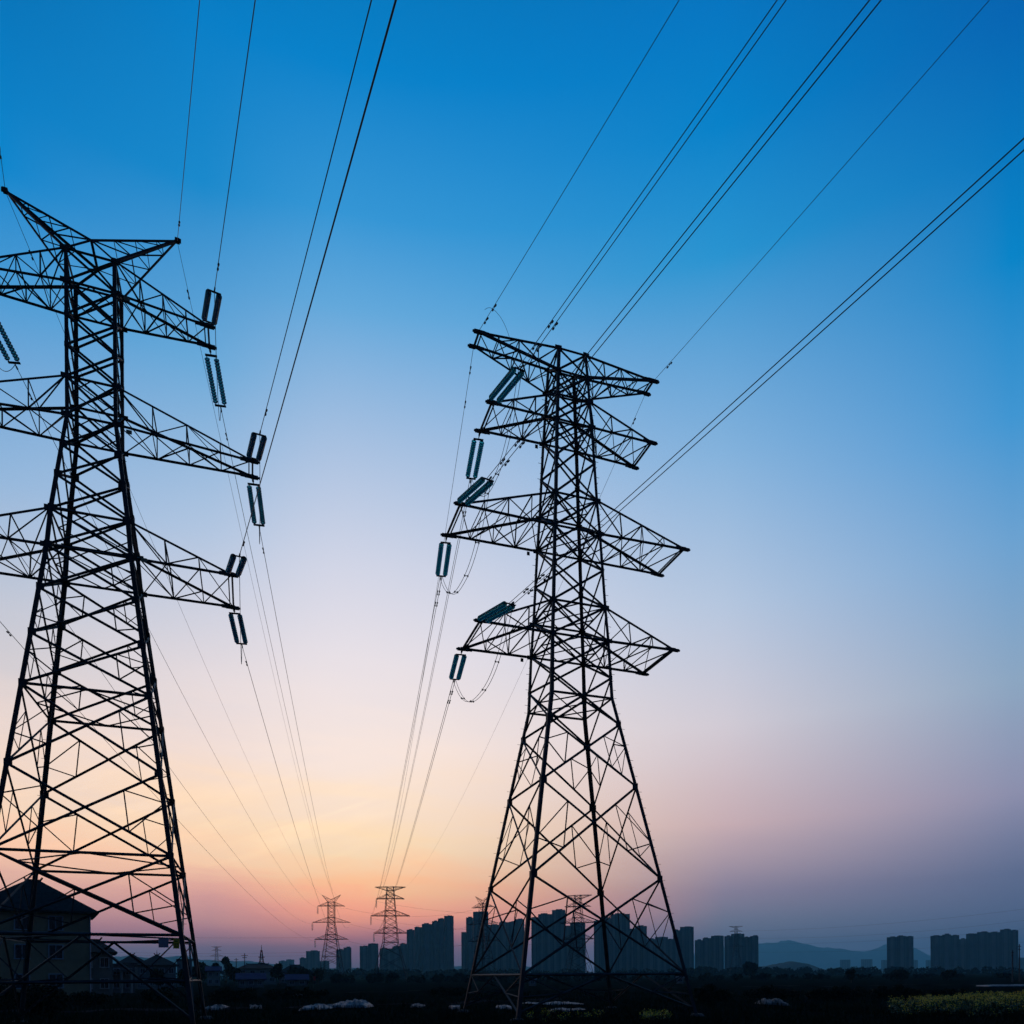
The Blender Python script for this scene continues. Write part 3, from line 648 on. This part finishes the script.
# ---------------------------------------------------------------- tower blocks
def tower(label, D, secs, depth=16, mat=None, group='distant tower blocks', rot=0.0, core=True, seed=0):
    """secs: [(x0, x1, ytop)] pixel extents of the sections at distance D"""
    rnd = random.Random(seed or label)
    mat = mat or TOWER_A
    xc = (secs[0][0]+secs[-1][1])/2; Xc = X_at(xc, 960, D); az_ = math.atan2(Xc, D); ca = math.cos(az_)
    t = thing('tower_block', label, 'tower block', (Xc, D, 0), rot-az_, group)
    w = MB(); bays = []; rec = []
    for i, (x0, x1, yt) in enumerate(secs):
        if i == 0: x0 -= .35
        if i == len(secs)-1: x1 += .35
        a = (X_at(x0, yt, D)-Xc)*ca; b = (X_at(x1, yt, D)-Xc)*ca; h = Z_at((x0+x1)/2, yt, D)
        dy = rnd.uniform(0, 2.5)
        w.box2((a+.003*i, dy, -.3), (b, dy+depth, h-1.0)); w.box2((a+.12, dy+.15, h-1.0), (b-.12, dy+.45, h)); w.box2((a+.12, dy+depth-.5, h-1.0), (b-.12, dy+depth-.2, h))
        W_ = b-a; nb = max(1, int(W_/9)); st = W_/nb
        for j in range(nb):
            bw = st*rnd.uniform(.28, .4); xx = a+st*(j+.5)+rnd.uniform(-.8, .8)
            bays.append((xx-bw/2, xx+bw/2, dy-1.5, dy-.004, h-.4))
            ex = a+st*j+.6
            rec.append((ex, ex+1.6, dy-.5, dy-.003, h-.7))
        if core and W_ > 9:
            cw = W_*.5; cx = (a+b)/2+rnd.uniform(-.15, .15)*W_
            r = MB(); r.box2((cx-cw/2, dy+4, h-1.0), (cx+cw/2, dy+10, h+rnd.uniform(.6, 1.9))); r.build('roof_house', mat, t)
    w.build('wall', mat, t)
    for (a, b, y0, y1, h) in bays[:60]:
        m = MB()
        m.box2((a, y0+.25, -.3), (b, y1, h))
        z = 3.0
        while z < h-1: m.box2((a-.1, y0, z), (b+.1, y0+.24, z+.9)); z += 3.0
        m.build('balcony_column', BAY, t)
    for (a, b, y0, y1, h) in rec[:60]:
        m = MB(); m.box2((a, y0, -.3), (b, y1, h)); m.build('painted_recess', BAY_D, t)  # raised strips with recess shade put into their dark colour
    return t
T = tower
T('pale far block standing lowest at the left end of the skyline', 2100, [(279, 286, 961), (286, 294, 959.5)], mat=TOWER_B)
T('narrow block just left of the distant horned pylon', 1400, [(300, 306, 958), (306, 319.5, 951)], mat=TOWER_A)
T('low block seen through the distant horned pylon', 1700, [(319.8, 329, 961)], mat=TOWER_B)
T('twin sectioned block just right of the distant horned pylon', 1300, [(336.5, 343.5, 949.5), (343.5, 351, 947.5)])
T('lone block between the two distant pylons', 1250, [(360, 368, 946), (368, 378, 943.5)], mat=TOWER_B)
T('low stepped block behind the distant flat topped pylon', 1280, [(380, 392, 948.5), (392, 400, 946.5), (400, 407, 943.5)])
T('first and lowest block of the tall rising row', 1240, [(407, 414.5, 929.8), (414.5, 422, 927)], depth=14)
T('middle block of the tall rising row', 1225, [(422.2, 432, 924), (432, 438, 921)], depth=14, mat=TOWER_B)
T('tallest end block of the rising row, left of the gap', 1210, [(438.2, 444, 918.5), (444, 453.3, 915.8)], depth=14)
T('tall block with a lower wing just right of the gap', 1180, [(461.6, 466, 932), (466, 473, 917.5), (473, 488, 911.5)], mat=TOWER_A)
T('broad block behind the left legs of the central pylon', 1240, [(488.3, 499, 924.5), (499, 509, 922)], mat=TOWER_B)
T('block with an even roof behind the second leg of the central pylon', 1200, [(509.5, 515, 921.5), (515, 524, 919)])
T('tall dark block with a sloping stepped roof seen through the central pylon', 1150, [(531.5, 538, 917), (538, 552, 914), (552, 565, 909.8)])
T('slim block right of the sloping roofed one', 1180, [(565.4, 570, 925.5), (570, 585, 923)], mat=TOWER_B)
T('wide tall block in the right half of the central pylon', 1160, [(594, 601, 920.5), (601, 611, 917), (611, 629.5, 914)])
T('lower block beside the wide tall one', 1190, [(630, 635, 928.5), (635, 646.5, 926)], mat=TOWER_B)
T('low long block in front of the right leg of the central pylon', 1300, [(646.8, 655, 939), (655, 668, 937), (668, 673, 939)])
T('tall slim block touching the right leg of the central pylon', 1170, [(673.3, 680, 930), (680, 693.3, 926.8)])
T('two stepped block right of the central pylon', 1250, [(695, 702.5, 940), (702.5, 711, 938), (711, 723.3, 935.8)], mat=TOWER_B)
T('block with a small pylon rising behind its roof', 1230, [(724.6, 731, 936), (731, 744, 933.8)])
T('end block of the central skyline beside the low hill', 1240, [(744.6, 750, 937), (750, 758, 936)], mat=TOWER_B)
T('tiny far block in front of the hills, left one of two', 3300, [(840.3, 850, 959.7)], depth=22, core=False)
T('tiny far block in front of the hills, right one of two', 3300, [(861.3, 872, 959.3)], depth=22, core=False, mat=TOWER_B)
T('very small far block left of the single right hand tower', 3500, [(881.5, 887, 960)], depth=22, core=False)
T('single broad tower standing alone on the right', 1320, [(887, 897, 937), (897, 906.5, 936), (906.5, 913, 936.5)], mat=TOWER_A)
T('very small far block right of the single right hand tower', 3500, [(913.5, 917.5, 960)], depth=22, core=False)
T('very small far block left of the right hand tower group', 3500, [(926, 930.5, 960)], depth=22, core=False, mat=TOWER_B)
T('left tower of the right hand group', 1300, [(930.6, 942, 935.5), (942, 951, 934.5), (951, 958.8, 935.5)], mat=TOWER_B)
T('low linking block in the right hand group', 1330, [(959, 966, 939)])
T('second tower of the right hand group', 1290, [(966.3, 977, 933.5), (977, 988, 932)], mat=TOWER_A)
T('tallest right end tower of the right hand group', 1270, [(988.2, 1000, 932), (1000, 1011, 929.5), (1011, 1017.8, 930.5)], mat=TOWER_B)
T('far low block at the right edge of the picture', 2600, [(1018.6, 1034, 957.5)], depth=20, core=False)

# ---------------------------------------------------------------- village houses
def house(name, label, cat, x0, x1, ytop, yeave, D, depth, wall, roof='hip', rmat=None, floors=2, wins=2, ridge_f=.25, group=None, rot=0.0, yb=None, over=.5):
    a = X_at(x0, yeave, D); b = X_at(x1, yeave, D); ez = Z_at((x0+x1)/2, yeave, D); xm = (a+b)/2; az_ = math.atan2(xm, D); w = (b-a)*math.cos(az_); tz = (Z_at((x0+x1)/2, ytop, D)-EYE)*(1+depth/2*math.cos(az_)/D)+EYE
    t = thing(name, label, cat, (xm+math.sin(az_)*depth/2, D+math.cos(az_)*depth/2, 0), rot-az_, group)
    hw, hd = w/2, depth/2
    m = MB(); m.box2((-hw, -hd, -.3), (hw, hd, ez)); m.build('wall', wall, t)
    r = MB(); o = over
    if roof == 'hip':
        rw = w*ridge_f/2
        e = [(-hw-o, -hd-o, ez+.003), (hw+o, -hd-o, ez+.003), (hw+o, hd+o, ez+.003), (-hw-o, hd+o, ez+.003)]
        e2 = [(x, y, z+.18) for x, y, z in e]
        r.add(e+e2+[(-rw, 0, tz), (rw, 0, tz)], [(3, 2, 1, 0), (0, 1, 5, 4), (1, 2, 6, 5), (2, 3, 7, 6), (3, 0, 4, 7), (4, 5, 9, 8), (5, 6, 9), (6, 7, 8, 9), (7, 4, 8)])
        rf = r.build('roof', rmat or TILE, t)
        k = MB(); k.rod((-rw, 0, tz), (rw, 0, tz), .14, 6)
        for s in (-1, 1): k.rod((s*rw, 0, tz-.05), (s*rw+s*.25, 0, tz+.35), .10, 6)
        k.build('ridge_tiles', rmat or TILE, rf)
    elif roof == 'gable':
        e = [(-hw-o, -hd-o, ez-.1), (hw+o, -hd-o, ez-.1), (hw+o, 0, tz), (-hw-o, 0, tz), (-hw-o, hd+o, ez-.1), (hw+o, hd+o, ez-.1)]
        r.add(e+[(x, y, z+.2) for x, y, z in e], [(0, 1, 2, 3), (3, 2, 5, 4), (9, 8, 7, 6), (10, 11, 8, 9), (0, 6, 7, 1), (4, 5, 11, 10), (0, 3, 9, 6), (3, 4, 10, 9), (1, 7, 8, 2), (2, 8, 11, 5)])
        r.build('roof', rmat or TILE, t)
        g = MB()
        for s in (-1, 1):
            xx = s*(hw-.15); g.add([(xx, -hd, ez), (xx, hd, ez), (xx, 0, tz-.12), (xx-s*.2, -hd, ez), (xx-s*.2, hd, ez), (xx-s*.2, 0, tz-.12)], [(0, 1, 2), (5, 4, 3), (0, 3, 4, 1), (1, 4, 5, 2), (2, 5, 3, 0)])
        g.build('gable', wall, t)
    else:
        r.box2((-hw-.2, -hd-.2, ez+.003), (hw+.2, hd+.2, ez+.35)); r.build('roof', rmat or CONC, t)
    fh = ez/floors
    for f in range(floors):
        for j in range(wins):
            cx = -hw+w*(j+.5)/wins; zc = fh*(f+.58); add_window(t, cx, -hd, zc, min(1.5, w/wins*.45), fh*.42)
    return t, hw, hd, ez, tz
def add_window(t, cx, y, zc, ww, wh):
    m = MB(); s = .11
    m.box2((cx-ww/2-s, y-.08, zc-wh/2-s), (cx-ww/2, y-.003, zc+wh/2+s)); m.box2((cx+ww/2, y-.08, zc-wh/2-s), (cx+ww/2+s, y-.003, zc+wh/2+s))
    m.box2((cx-ww/2, y-.08, zc+wh/2), (cx+ww/2, y-.003, zc+wh/2+s)); m.box2((cx-ww/2-.16, y-.16, zc-wh/2-s), (cx+ww/2+.16, y-.081, zc-wh/2)); m.box2((cx-.03, y-.07, zc-wh/2), (cx+.03, y-.02, zc+wh/2))
    fr = m.build('window', FRAME_W, t)
    p = MB(); p.box2((cx-ww/2, y-.019, zc-wh/2), (cx+ww/2, y-.005, zc+wh/2)); p.build('pane', PANE, fr)
# the big house, its right wall edge at x 93
D = 77.0
big, hw, hd, ez, tz = house('house', 'large ochre three storey house with dark hipped roof behind the left pylon', 'house', -26, 92.6, 880.5, 912, D, 9, WALL_Y, 'hip', TILE, floors=3, wins=0, ridge_f=.12, over=.75)
BXM = (X_at(-26, 912, D)+X_at(92.6, 912, D))/2
def bx(x): return (X_at(x, 930, D)-BXM)*math.cos(math.atan2(BXM, D))
for zc_y in (922.5, 951.5, 981):
    for x in (22, 56, -12):
        add_window(big, bx(x), -hd, Z_at(56, zc_y, D), 1.15, 1.35)
m = MB(); m.rod((bx(92), -hd-.09, 0), (bx(92), -hd-.09, ez-.1), .06, 8); m.build('drain_pipe', FRAME_W, big)
m = MB(); m.box2((-hw-.06, -hd-.1, Z_at(50, 933, D)), (hw+.06, -hd-.003, Z_at(50, 931, D))); m.build('string_course', WALL_W, big)
house('house', 'low wing with a sloping dark roof leaning right of the big ochre house', 'house', 62, 113, 940, 953.5, 88, 8, WALL_G, 'hip', TILE, 2, 3, .5)
v = house('house', 'two storey house with pale porch columns right of the ochre house', 'house', 98, 135, 961, 966, 108, 9, WALL_G, 'flat', CONC, 2, 3)
for k in range(4):
    m = MB(); m.rod((-v[1]+.5+k*(2*v[1]-1)/3, -v[2]-1.4, -.1), (-v[1]+.5+k*(2*v[1]-1)/3, -v[2]-1.4, 3.0), .16, 8); m.build('column', WALL_W, v[0])
m = MB(); m.box2((-v[1], -v[2]-1.7, 3.0), (v[1], -v[2]-.004, 3.3)); m.build('porch_roof', CONC, v[0])
house('house', 'small hip roofed village house with the left of two pointed roofs', 'house', 119, 146, 954.5, 964, 150, 9, WALL_W, 'hip', TILE, 2, 3, .08)
vh = house('house', 'larger hip roofed village house with the right of two pointed roofs', 'house', 138, 176, 955, 966, 140, 10, WALL_G, 'hip', TILE, 2, 4, .08)
m = MB(); m.rod((0, 0, vh[4]-.1), (0, 0, vh[4]+1.0), .09, 6, .02); m.build('finial', TILE, vh[0])
house('house', 'flat roofed block right of the pointed roofs, behind the pylon leg', 'house', 177, 192, 960, 960.5, 170, 9, WALL_G, 'flat', CONC, 2, 3)
house('house', 'pale walled house among the trees right of the left pylon leg', 'house', 207, 220, 967, 971, 185, 8, WALL_W, 'gable', BLUE_ROOF, 2, 2)
house('house', 'broad village house with dark stepped roof under the thin mast', 'house', 238, 277, 964, 969, 215, 10, WALL_W, 'hip', TILE, 2, 4, .55)
house('shed', 'long low shed with a bright blue metal roof', 'shed', 238, 264, 974, 979.5, 150, 7, WALL_G, 'gable', BLUE_ROOF, 1, 3)
house('shed', 'smaller blue roofed shed near the foot of the far horned pylon', 'shed', 287, 307, 975, 980, 165, 7, WALL_G, 'gable', BLUE_ROOF, 1, 2)
house('house', 'dark roofed house with a broad pitch left of the far horned pylon', 'house', 279, 311, 965, 973, 230, 10, WALL_G, 'hip', TILE, 2, 3, .3)
house('shed', 'tiny white farm shed seen between the legs of the central pylon', 'shed', 529, 536, 979.2, 980, 150, 3, WALL_W, 'flat', FRAME_W, 1, 1)
house('shed', 'tiny white farm shed beside the right leg of the central pylon', 'shed', 676.5, 684, 977.4, 978.2, 160, 3, WALL_W, 'flat', FRAME_W, 1, 1)
# mast, poles, lamp
def mast(label, x, yt, D, w0, arms):
    X = X_at(x, 950, D); h = Z_at(x, yt, D)
    t = thing('radio_mast', label, 'mast', (X, D, 0), .2)
    b = MB()
    c = lambda k, f: Vector(((-1, 1, 1, -1)[k]*w0*(1-.85*f)/2, (-1, -1, 1, 1)[k]*w0*(1-.85*f)/2, h*f*.86))
    for k in range(4): b.rod(c(k, 0), c(k, 1), .13, 5)
    for i in range(9):
        f = i/9; g = (i+1)/9
        for k in range(4): b.rod(c(k, f), c((k+1) % 4, g), .08, 4); b.rod(c(k, g), c((k+1) % 4, g), .08, 4)
    b.build('lattice', STEEL, t)
    m = MB(); m.rod((0, 0, h*.84), (0, 0, h), .14, 6, .06); m.build('aerial', STEEL, t)
    for f, ww in arms:
        m = MB(); m.box((0, 0, h*f), (ww, .35, .3)); m.build('antenna_arm', BOLT, t)
mast('thin lattice mast standing over the village roofs', 261.5, 945, 260, 2.6, [(.52, 2.4), (.68, 2.0), (.4, 1.2)])
def pole(label, x, yt, D, head):
    X = X_at(x, 960, D); h = Z_at(x, yt, D); t = thing('utility_pole', label, 'pole', (X, D, 0), .3)
    m = MB(); m.rod((0, 0, -.2), (0, 0, h), .14, 8, .09); m.build('post', CONC, t)
    m = MB(); m.box((0, 0, h-.5), (head, .12, .14)); m.box((0, 0, h-1.1), (head*.7, .12, .14)); m.build('crossbar', BOLT, t)
pole('utility pole with a short head left of the thin mast', 244.6, 953.5, 200, 1.7)
pole('shorter utility pole between the tiny pylon and the thin mast', 236.2, 958, 210, 1.2)
pole('bare thin pole at the right edge in front of the tower group', 1019.5, 944, 150, .8)
pole('dark thin pole near the right edge beside the tower group', 1012.5, 950, 150, .6)
t = thing('panel', 'small lamp imitated by a red flag on a short pole below the far horned pylon', 'panel', (X_at(313, 980, 140), 140, 0))
m = MB(); m.rod((0, 0, -.1), (0, 0, 2.2), .04, 6); m.build('staff', CONC, t)
m = MB(); m.box((.25, 0, 1.75), (.5, .03, .8)); m.build('lamp_stand_in', RED, t)  # plain red board standing in for the light of a small lamp

# ---------------------------------------------------------------- plants
def leaf_mesh(lobes, n, leaf, seed, flat=1.0):
    """leaf clumps through the volume of several lobes: (centre, radius xyz)"""
    rnd = random.Random(seed); m = MB(); vol = [r[0]*r[1]*r[2] for c, r in lobes]; tot = sum(vol)
    for (c, r), v in zip(lobes, vol):
        for _ in range(int(n*v/tot)):
            while True:
                p = Vector((rnd.uniform(-1, 1), rnd.uniform(-1, 1), rnd.uniform(-1, 1)))
                if .16 < p.length < 1: break
            if rnd.random() < .5: p = p.normalized()*rnd.uniform(.78, 1.06)
            q = Vector((c[0]+p.x*r[0], c[1]+p.y*r[1], c[2]+p.z*r[2]))
            if q.z < .02: continue
            s = leaf*rnd.uniform(.5, 1.4)
            a = Vector((rnd.gauss(0, 1), rnd.gauss(0, 1), rnd.gauss(0, 1)*flat)).normalized(); b = a.orthogonal().normalized(); b = (b+a.cross(b)*rnd.uniform(-1, 1)).normalized(); k = len(m.v)
            m.v += [q-a*s, q+b*s*.45, q+a*s, q-b*s*.45]; m.f.append((k, k+1, k+2, k+3))
    return m
def bush(label, x0, x1, yt, D, n, leaf, mat, seed, cat='bush', name='bush', group=None):
    a = X_at(x0, 985, D); b = X_at(x1, 985, D); h = max(Z_at((x0+x1)/2, yt, D), .4); w = b-a; rnd = random.Random(seed)
    t = thing(name, label, cat, ((a+b)/2, D, 0), 0, group)
    lobes = []
    for i in range(max(4, int(w/h*2.2))):
        f = rnd.uniform(-.42, .42); rr = rnd.uniform(.22, .36)*h
        lobes.append(((f*w, rnd.uniform(-.3, .3)*h, rnd.uniform(.3, .72)*h*(1-.55*abs(f))), (rr*1.25, rr*1.1, rr)))
    lobes.append(((0, 0, h*.38), (w*.42, h*.45, h*.36)))
    leaf_mesh(lobes, n, leaf, seed).build('foliage', mat, t, fix=False)
    m = MB()
    for i in range(7):
        f = rnd.uniform(-.35, .35); m.tube([(f*w*.08, 0, -.1), (f*w*.7, rnd.uniform(-.2, .2)*h, h*.35), (f*w, rnd.uniform(-.3, .3)*h, h*.75)], .035*h/1.5, 5, .008)
    m.build('stems', BARK, t)
    return t
def tree(label, x, yt, w_px, D, n, leaf, mat, seed, group=None, shape=1.0):
    X = X_at(x, 970, D); h = Z_at(x, yt, D); w = w_px/F*D; rnd = random.Random(seed)
    t = thing('tree', label, 'tree', (X, D, 0), 0, group)
    m = MB(); tr = max(.1, h*.022); m.tube([(0, 0, -.2), (.02*h, 0, h*.3), (-.01*h, .01*h, h*.62), (.01*h, 0, h*.85)], tr, 7, tr*.25)
    for i in range(7):
        an = rnd.uniform(0, 6.28); z0 = h*rnd.uniform(.25, .6); rr = w*rnd.uniform(.25, .42)
        m.tube([(0, 0, z0), (math.cos(an)*rr*.5, math.sin(an)*rr*.5, z0+h*.12), (math.cos(an)*rr, math.sin(an)*rr, z0+h*.22)], tr*.45, 5, tr*.1)
    m.build('trunk', BARK, t)
    lobes = []
    for i in range(9):
        an = rnd.uniform(0, 6.28); f = rnd.uniform(0, .33)*w; z = h*rnd.uniform(.38, .86); r = w*rnd.uniform(.16, .27)*(1.15-.5*abs(z/h-.55))
        lobes.append(((math.cos(an)*f, math.sin(an)*f, min(z, h-r*.8)), (r, r, r*.8*shape)))
    leaf_mesh(lobes, n, leaf, seed).build('crown', mat, t, fix=False)
    return t
gt = 'trees around the village'
tree('round tree on the skyline just right of the left pylon leg', 203, 959, 22, 210, 1500, .55, LEAF, 1, gt)
tree('tallest pointed tree left of the tiny far pylon', 226, 956.5, 11, 230, 900, .5, LEAF2, 2, gt, 1.5)
tree('slim tree beneath the tiny far pylon', 215, 962, 9, 190, 800, .45, LEAF, 3, gt, 1.4)
tree('bushy tree left of the dark stepped roof', 234, 965, 13, 170, 1000, .45, LEAF2, 4, gt)
tree('dark tree covering the right end of the dark stepped roof', 276, 963.5, 14, 190, 1000, .5, LEAF, 5, gt)
tree('wide rounded tree between the blue roofed sheds', 297, 967, 26, 180, 1500, .5, LEAF, 6, gt)
tree('small tree in front of the pointed roofs', 158, 968, 16, 110, 1000, .35, LEAF, 7, gt)
tree('small tree beside the porch columns', 185, 970, 14, 115, 900, .35, LEAF2, 8, gt)
tree('low tree against the foot of the far horned pylon', 318, 970, 14, 200, 900, .5, LEAF2, 9, gt)
tree('blurred tree in front of the end block near the low hill', 749, 962, 20, 330, 1200, .8, LEAF_FAR, 10, gt)
tree('pointed tree on the dark field right of the low hill', 851, 967, 8, 150, 700, .4, LEAF, 11, gt, 1.6)
tree('rounded tree at the foot of the single right hand tower', 899, 970, 18, 190, 1000, .5, LEAF, 12, gt)
tree('rounded tree below the left tower of the right hand group', 948, 970.5, 16, 180, 900, .45, LEAF2, 13, gt)
gb = 'dark bushes on the field'
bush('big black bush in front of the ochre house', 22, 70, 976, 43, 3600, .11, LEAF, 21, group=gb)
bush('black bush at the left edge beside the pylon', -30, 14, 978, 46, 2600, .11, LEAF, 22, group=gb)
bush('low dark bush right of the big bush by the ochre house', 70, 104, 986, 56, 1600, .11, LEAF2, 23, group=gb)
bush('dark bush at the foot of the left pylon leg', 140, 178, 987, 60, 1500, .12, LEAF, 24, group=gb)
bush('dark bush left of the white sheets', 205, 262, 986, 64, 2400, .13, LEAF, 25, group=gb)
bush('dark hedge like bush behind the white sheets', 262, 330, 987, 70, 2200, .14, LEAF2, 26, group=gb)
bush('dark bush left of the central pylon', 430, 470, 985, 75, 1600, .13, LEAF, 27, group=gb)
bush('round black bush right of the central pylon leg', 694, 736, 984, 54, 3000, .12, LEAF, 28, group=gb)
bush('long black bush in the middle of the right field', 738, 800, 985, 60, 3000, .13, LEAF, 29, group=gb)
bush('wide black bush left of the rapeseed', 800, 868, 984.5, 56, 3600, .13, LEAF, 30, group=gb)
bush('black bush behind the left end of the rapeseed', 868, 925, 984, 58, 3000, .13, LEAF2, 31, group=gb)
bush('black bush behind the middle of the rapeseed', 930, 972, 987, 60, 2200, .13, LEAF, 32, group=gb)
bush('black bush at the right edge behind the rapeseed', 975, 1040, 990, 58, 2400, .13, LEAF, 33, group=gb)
# far belts of trees that read as one mass
def belt(name, label, x0, x1, ya, yb, D, n, leaf, seed):
    rnd = random.Random(seed); lobes = []; px = x0
    while px < x1:
        yt = rnd.uniform(ya, yb); h = max(Z_at(px, yt, D), 1.5); r = h*.52
        lobes.append(((X_at(px, 970, D), D+rnd.uniform(-18, 18), h*.5), (r*1.4, r, h*.52))); px += rnd.uniform(1.5, 4.5)*600/D
    o = leaf_mesh(lobes, n, leaf, seed).build(name, LEAF_FAR, fix=False); tag(o, label, 'trees', kind='stuff')
belt('tree_belt', 'dark belt of far trees at the foot of the central tower blocks', 318, 700, 968.5, 973, 620, 9000, 1.3, 41)
belt('tree_belt', 'dark belt of trees under the right hand towers and hills', 690, 1060, 966.5, 971, 620, 9000, 1.3, 42)
belt('tree_belt', 'dark belt of trees around the village on the left', -60, 330, 967, 972, 420, 7000, .9, 43)
belt('field_hedge', 'low scrub line along the middle of the field', 310, 1060, 973, 977, 230, 9000, .5, 44)

# ---------------------------------------------------------------- sheets, grass, rapeseed
def sheet(label, x0, x1, yt, D, depth, seed, group='white plastic sheets on the field', cat='plastic sheet', mat=None):
    a = X_at(x0, 1005, D); b = X_at(x1, 1005, D); h = max(Z_at((x0+x1)/2, yt, D), .12)*.62; w = b-a; rnd = random.Random(seed); m = MB(); nx, ny = max(18, int(w*9)), 16
    ph = [rnd.uniform(0, 6.3) for _ in range(8)]; hum = [(rnd.uniform(.1, .9), rnd.uniform(.35, 1)) for _ in range(4)]
    for j in range(ny+1):
        for i in range(nx+1):
            u, v = i/nx, j/ny; e = min(1, 5*min(u, 1-u))*min(1, 3.5*min(v, 1-v))
            z = .45+.55*max(k*math.exp(-((u-c)*6)**2) for c, k in hum)
            z = h*e*z*(1+.25*math.sin(u*31+ph[0]+3*v)*math.sin(v*14+ph[1])+.16*math.sin(u*63+v*21+ph[2]))+rnd.uniform(-.03, .03)*e
            m.v.append(((u-.5)*w+.12*math.sin(v*9+ph[3])*e, (v-.5)*depth+.25*math.sin(u*11+ph[4]), max(z, 0)+.01 if e > 0 else -.12))
    for j in range(ny):
        for i in range(nx): k = j*(nx+1)+i; m.f.append((k, k+1, k+nx+2, k+nx+1))
    o = m.build('plastic_sheet', mat or PLASTIC, fix=False); o.location = ((a+b)/2, D, ground_z((a+b)/2, D)+.05); tag(o, label, cat, group)
sheet('long crumpled white sheet, left half of the brightest heap on the field', 303, 336, 1003.5, 47, 2.2, 1)
sheet('tallest crumpled white heap on the field, right of the long sheet', 331, 371, 1000.5, 48, 2.4, 2)
sheet('low white sheet near the foot of the left pylon', 209, 225, 1004, 50, 2.0, 3)
sheet('small white sheet between the left pylon and the bright heap', 250, 260, 1002.5, 51, 1.6, 4)
sheet('thin white strip lying farther back above the bright heap', 291, 302, 992.5, 82, 2.5, 5)
sheet('small white sheet left of the central pylon legs', 449, 460, 1007, 47, 1.6, 6)
sheet('faint white sheet right of the bright heap', 412, 424, 1005, 49, 1.6, 7)
sheet('white sheet at the left leg of the central pylon', 495, 512, 1003.5, 50, 1.8, 8)
sheet('long torn white sheet between the legs of the central pylon', 516, 584, 1001, 54, 2.2, 9)
sheet('bluish white sheet lying nearer between the legs of the central pylon', 548, 587, 1007.5, 45, 1.8, 10)
sheet('low tarpaulin covered mound on the field right of the round black bush', 757, 786, 997, 50, 2.2, 11, group=None, cat='covered mound', mat=TARP)
sheet('long thin pale strip behind the bushes at the right edge', 982, 1050, 988.8, 105, 3, 12)
def blades(name, label, cat, n, box, hmin, hmax, mat, seed, wid=.02, thin=None):
    rnd = random.Random(seed); m = MB(); x0, x1, y0, y1 = box
    for _ in range(n):
        y = y0+(y1-y0)*rnd.random()**1.5; x = rnd.uniform(x0, x1)*y/y1
        if thin and thin(x, y): continue
        gz = ground_z(x, y); h = rnd.uniform(hmin, hmax)*(.6+.8*abs(math.sin(x*.7)*math.cos(y*.45))); a = rnd.uniform(0, 3.14); lean = Vector((rnd.gauss(0, .25), rnd.gauss(0, .25), 1))*h
        p = Vector((x, y, gz-.03)); s = Vector((math.cos(a), math.sin(a), 0))*wid*rnd.uniform(.6, 1.6); k = len(m.v)
        m.v += [p-s, p+s, p+lean*.6+s*.5, p+lean]; m.f.append((k, k+1, k+2, k+3))
    tag(m.build(name, mat, fix=False), label, cat, kind='stuff')
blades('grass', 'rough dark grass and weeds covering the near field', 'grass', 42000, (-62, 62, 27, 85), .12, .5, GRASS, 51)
def rapeseed():
    rnd = random.Random(61); st_ = MB(); fl_ = MB()
    def plant(x, y, h, bloom=1):
        gz = ground_z(x, y); p = Vector((x, y, gz)); tip = p+Vector((rnd.gauss(0, .06), rnd.gauss(0, .06), h)); st_.rod(p, tip, .009, 3, .005)
        for q in range(5):
            f = rnd.uniform(.15, .8); c = p+(tip-p)*f; a = rnd.uniform(0, 6.28); d = Vector((math.cos(a), math.sin(a), .5))*rnd.uniform(.1, .22); s = Vector((-d.y, d.x, 0))*.22; k = len(st_.v)
            st_.v += [c, c+d*.5+s, c+d, c+d*.5-s]; st_.f.append((k, k+1, k+2, k+3))
        for q in range(rnd.randint(4, 10) if rnd.random() < bloom else 0):
            c = tip+Vector((rnd.gauss(0, .06), rnd.gauss(0, .06), rnd.uniform(-.16, .05))); a = Vector((rnd.gauss(0, 1), rnd.gauss(0, 1), rnd.gauss(0, 1))).normalized(); b = a.orthogonal(); s = .024*rnd.uniform(.7, 1.4); k = len(fl_.v)
            fl_.v += [c-a*s, c+b*s, c+a*s, c-b*s]; fl_.f.append((k, k+1, k+2, k+3))
    for _ in range(5200):
        y = rnd.uniform(33, 48); u = rnd.uniform(.505, .72); x = u*y
        n = math.sin(x*1.1+.6*y)+math.sin(x*.43-1.1*y+1)+.8*math.sin(x*2.7+y*.8)
        if u < .545 and rnd.random() < .75: continue
        if n < -.2 and rnd.random() < .8: continue
        plant(x, y, rnd.uniform(.35, .8)*(.8+.14*n), 1 if y > 41 else .25)
    for _ in range(50):
        y = rnd.uniform(32, 36); plant(rnd.uniform(.17, .21)*y, y, rnd.uniform(.3, .5))
    for _ in range(30):
        y = rnd.uniform(32, 36); plant(rnd.uniform(.02, .12)*y, y, rnd.uniform(.2, .4))
    t = thing('rapeseed', None, None); del t
    a = st_.build('rapeseed', STALK, fix=False); tag(a, 'patch of flowering yellow rapeseed at the lower right', 'rapeseed', kind='stuff')
    fl_.build('blossom', PETAL, a, fix=False)
rapeseed()
for o in list(bpy.data.objects):
    if o.type == 'EMPTY' and not o.children and o.name.startswith('rapeseed'): bpy.data.objects.remove(o)
scene.render.engine = 'CYCLES'
scene.cycles.use_denoising = True
scene.cycles.volume_bounces = 0
scene.cycles.max_bounces = 6
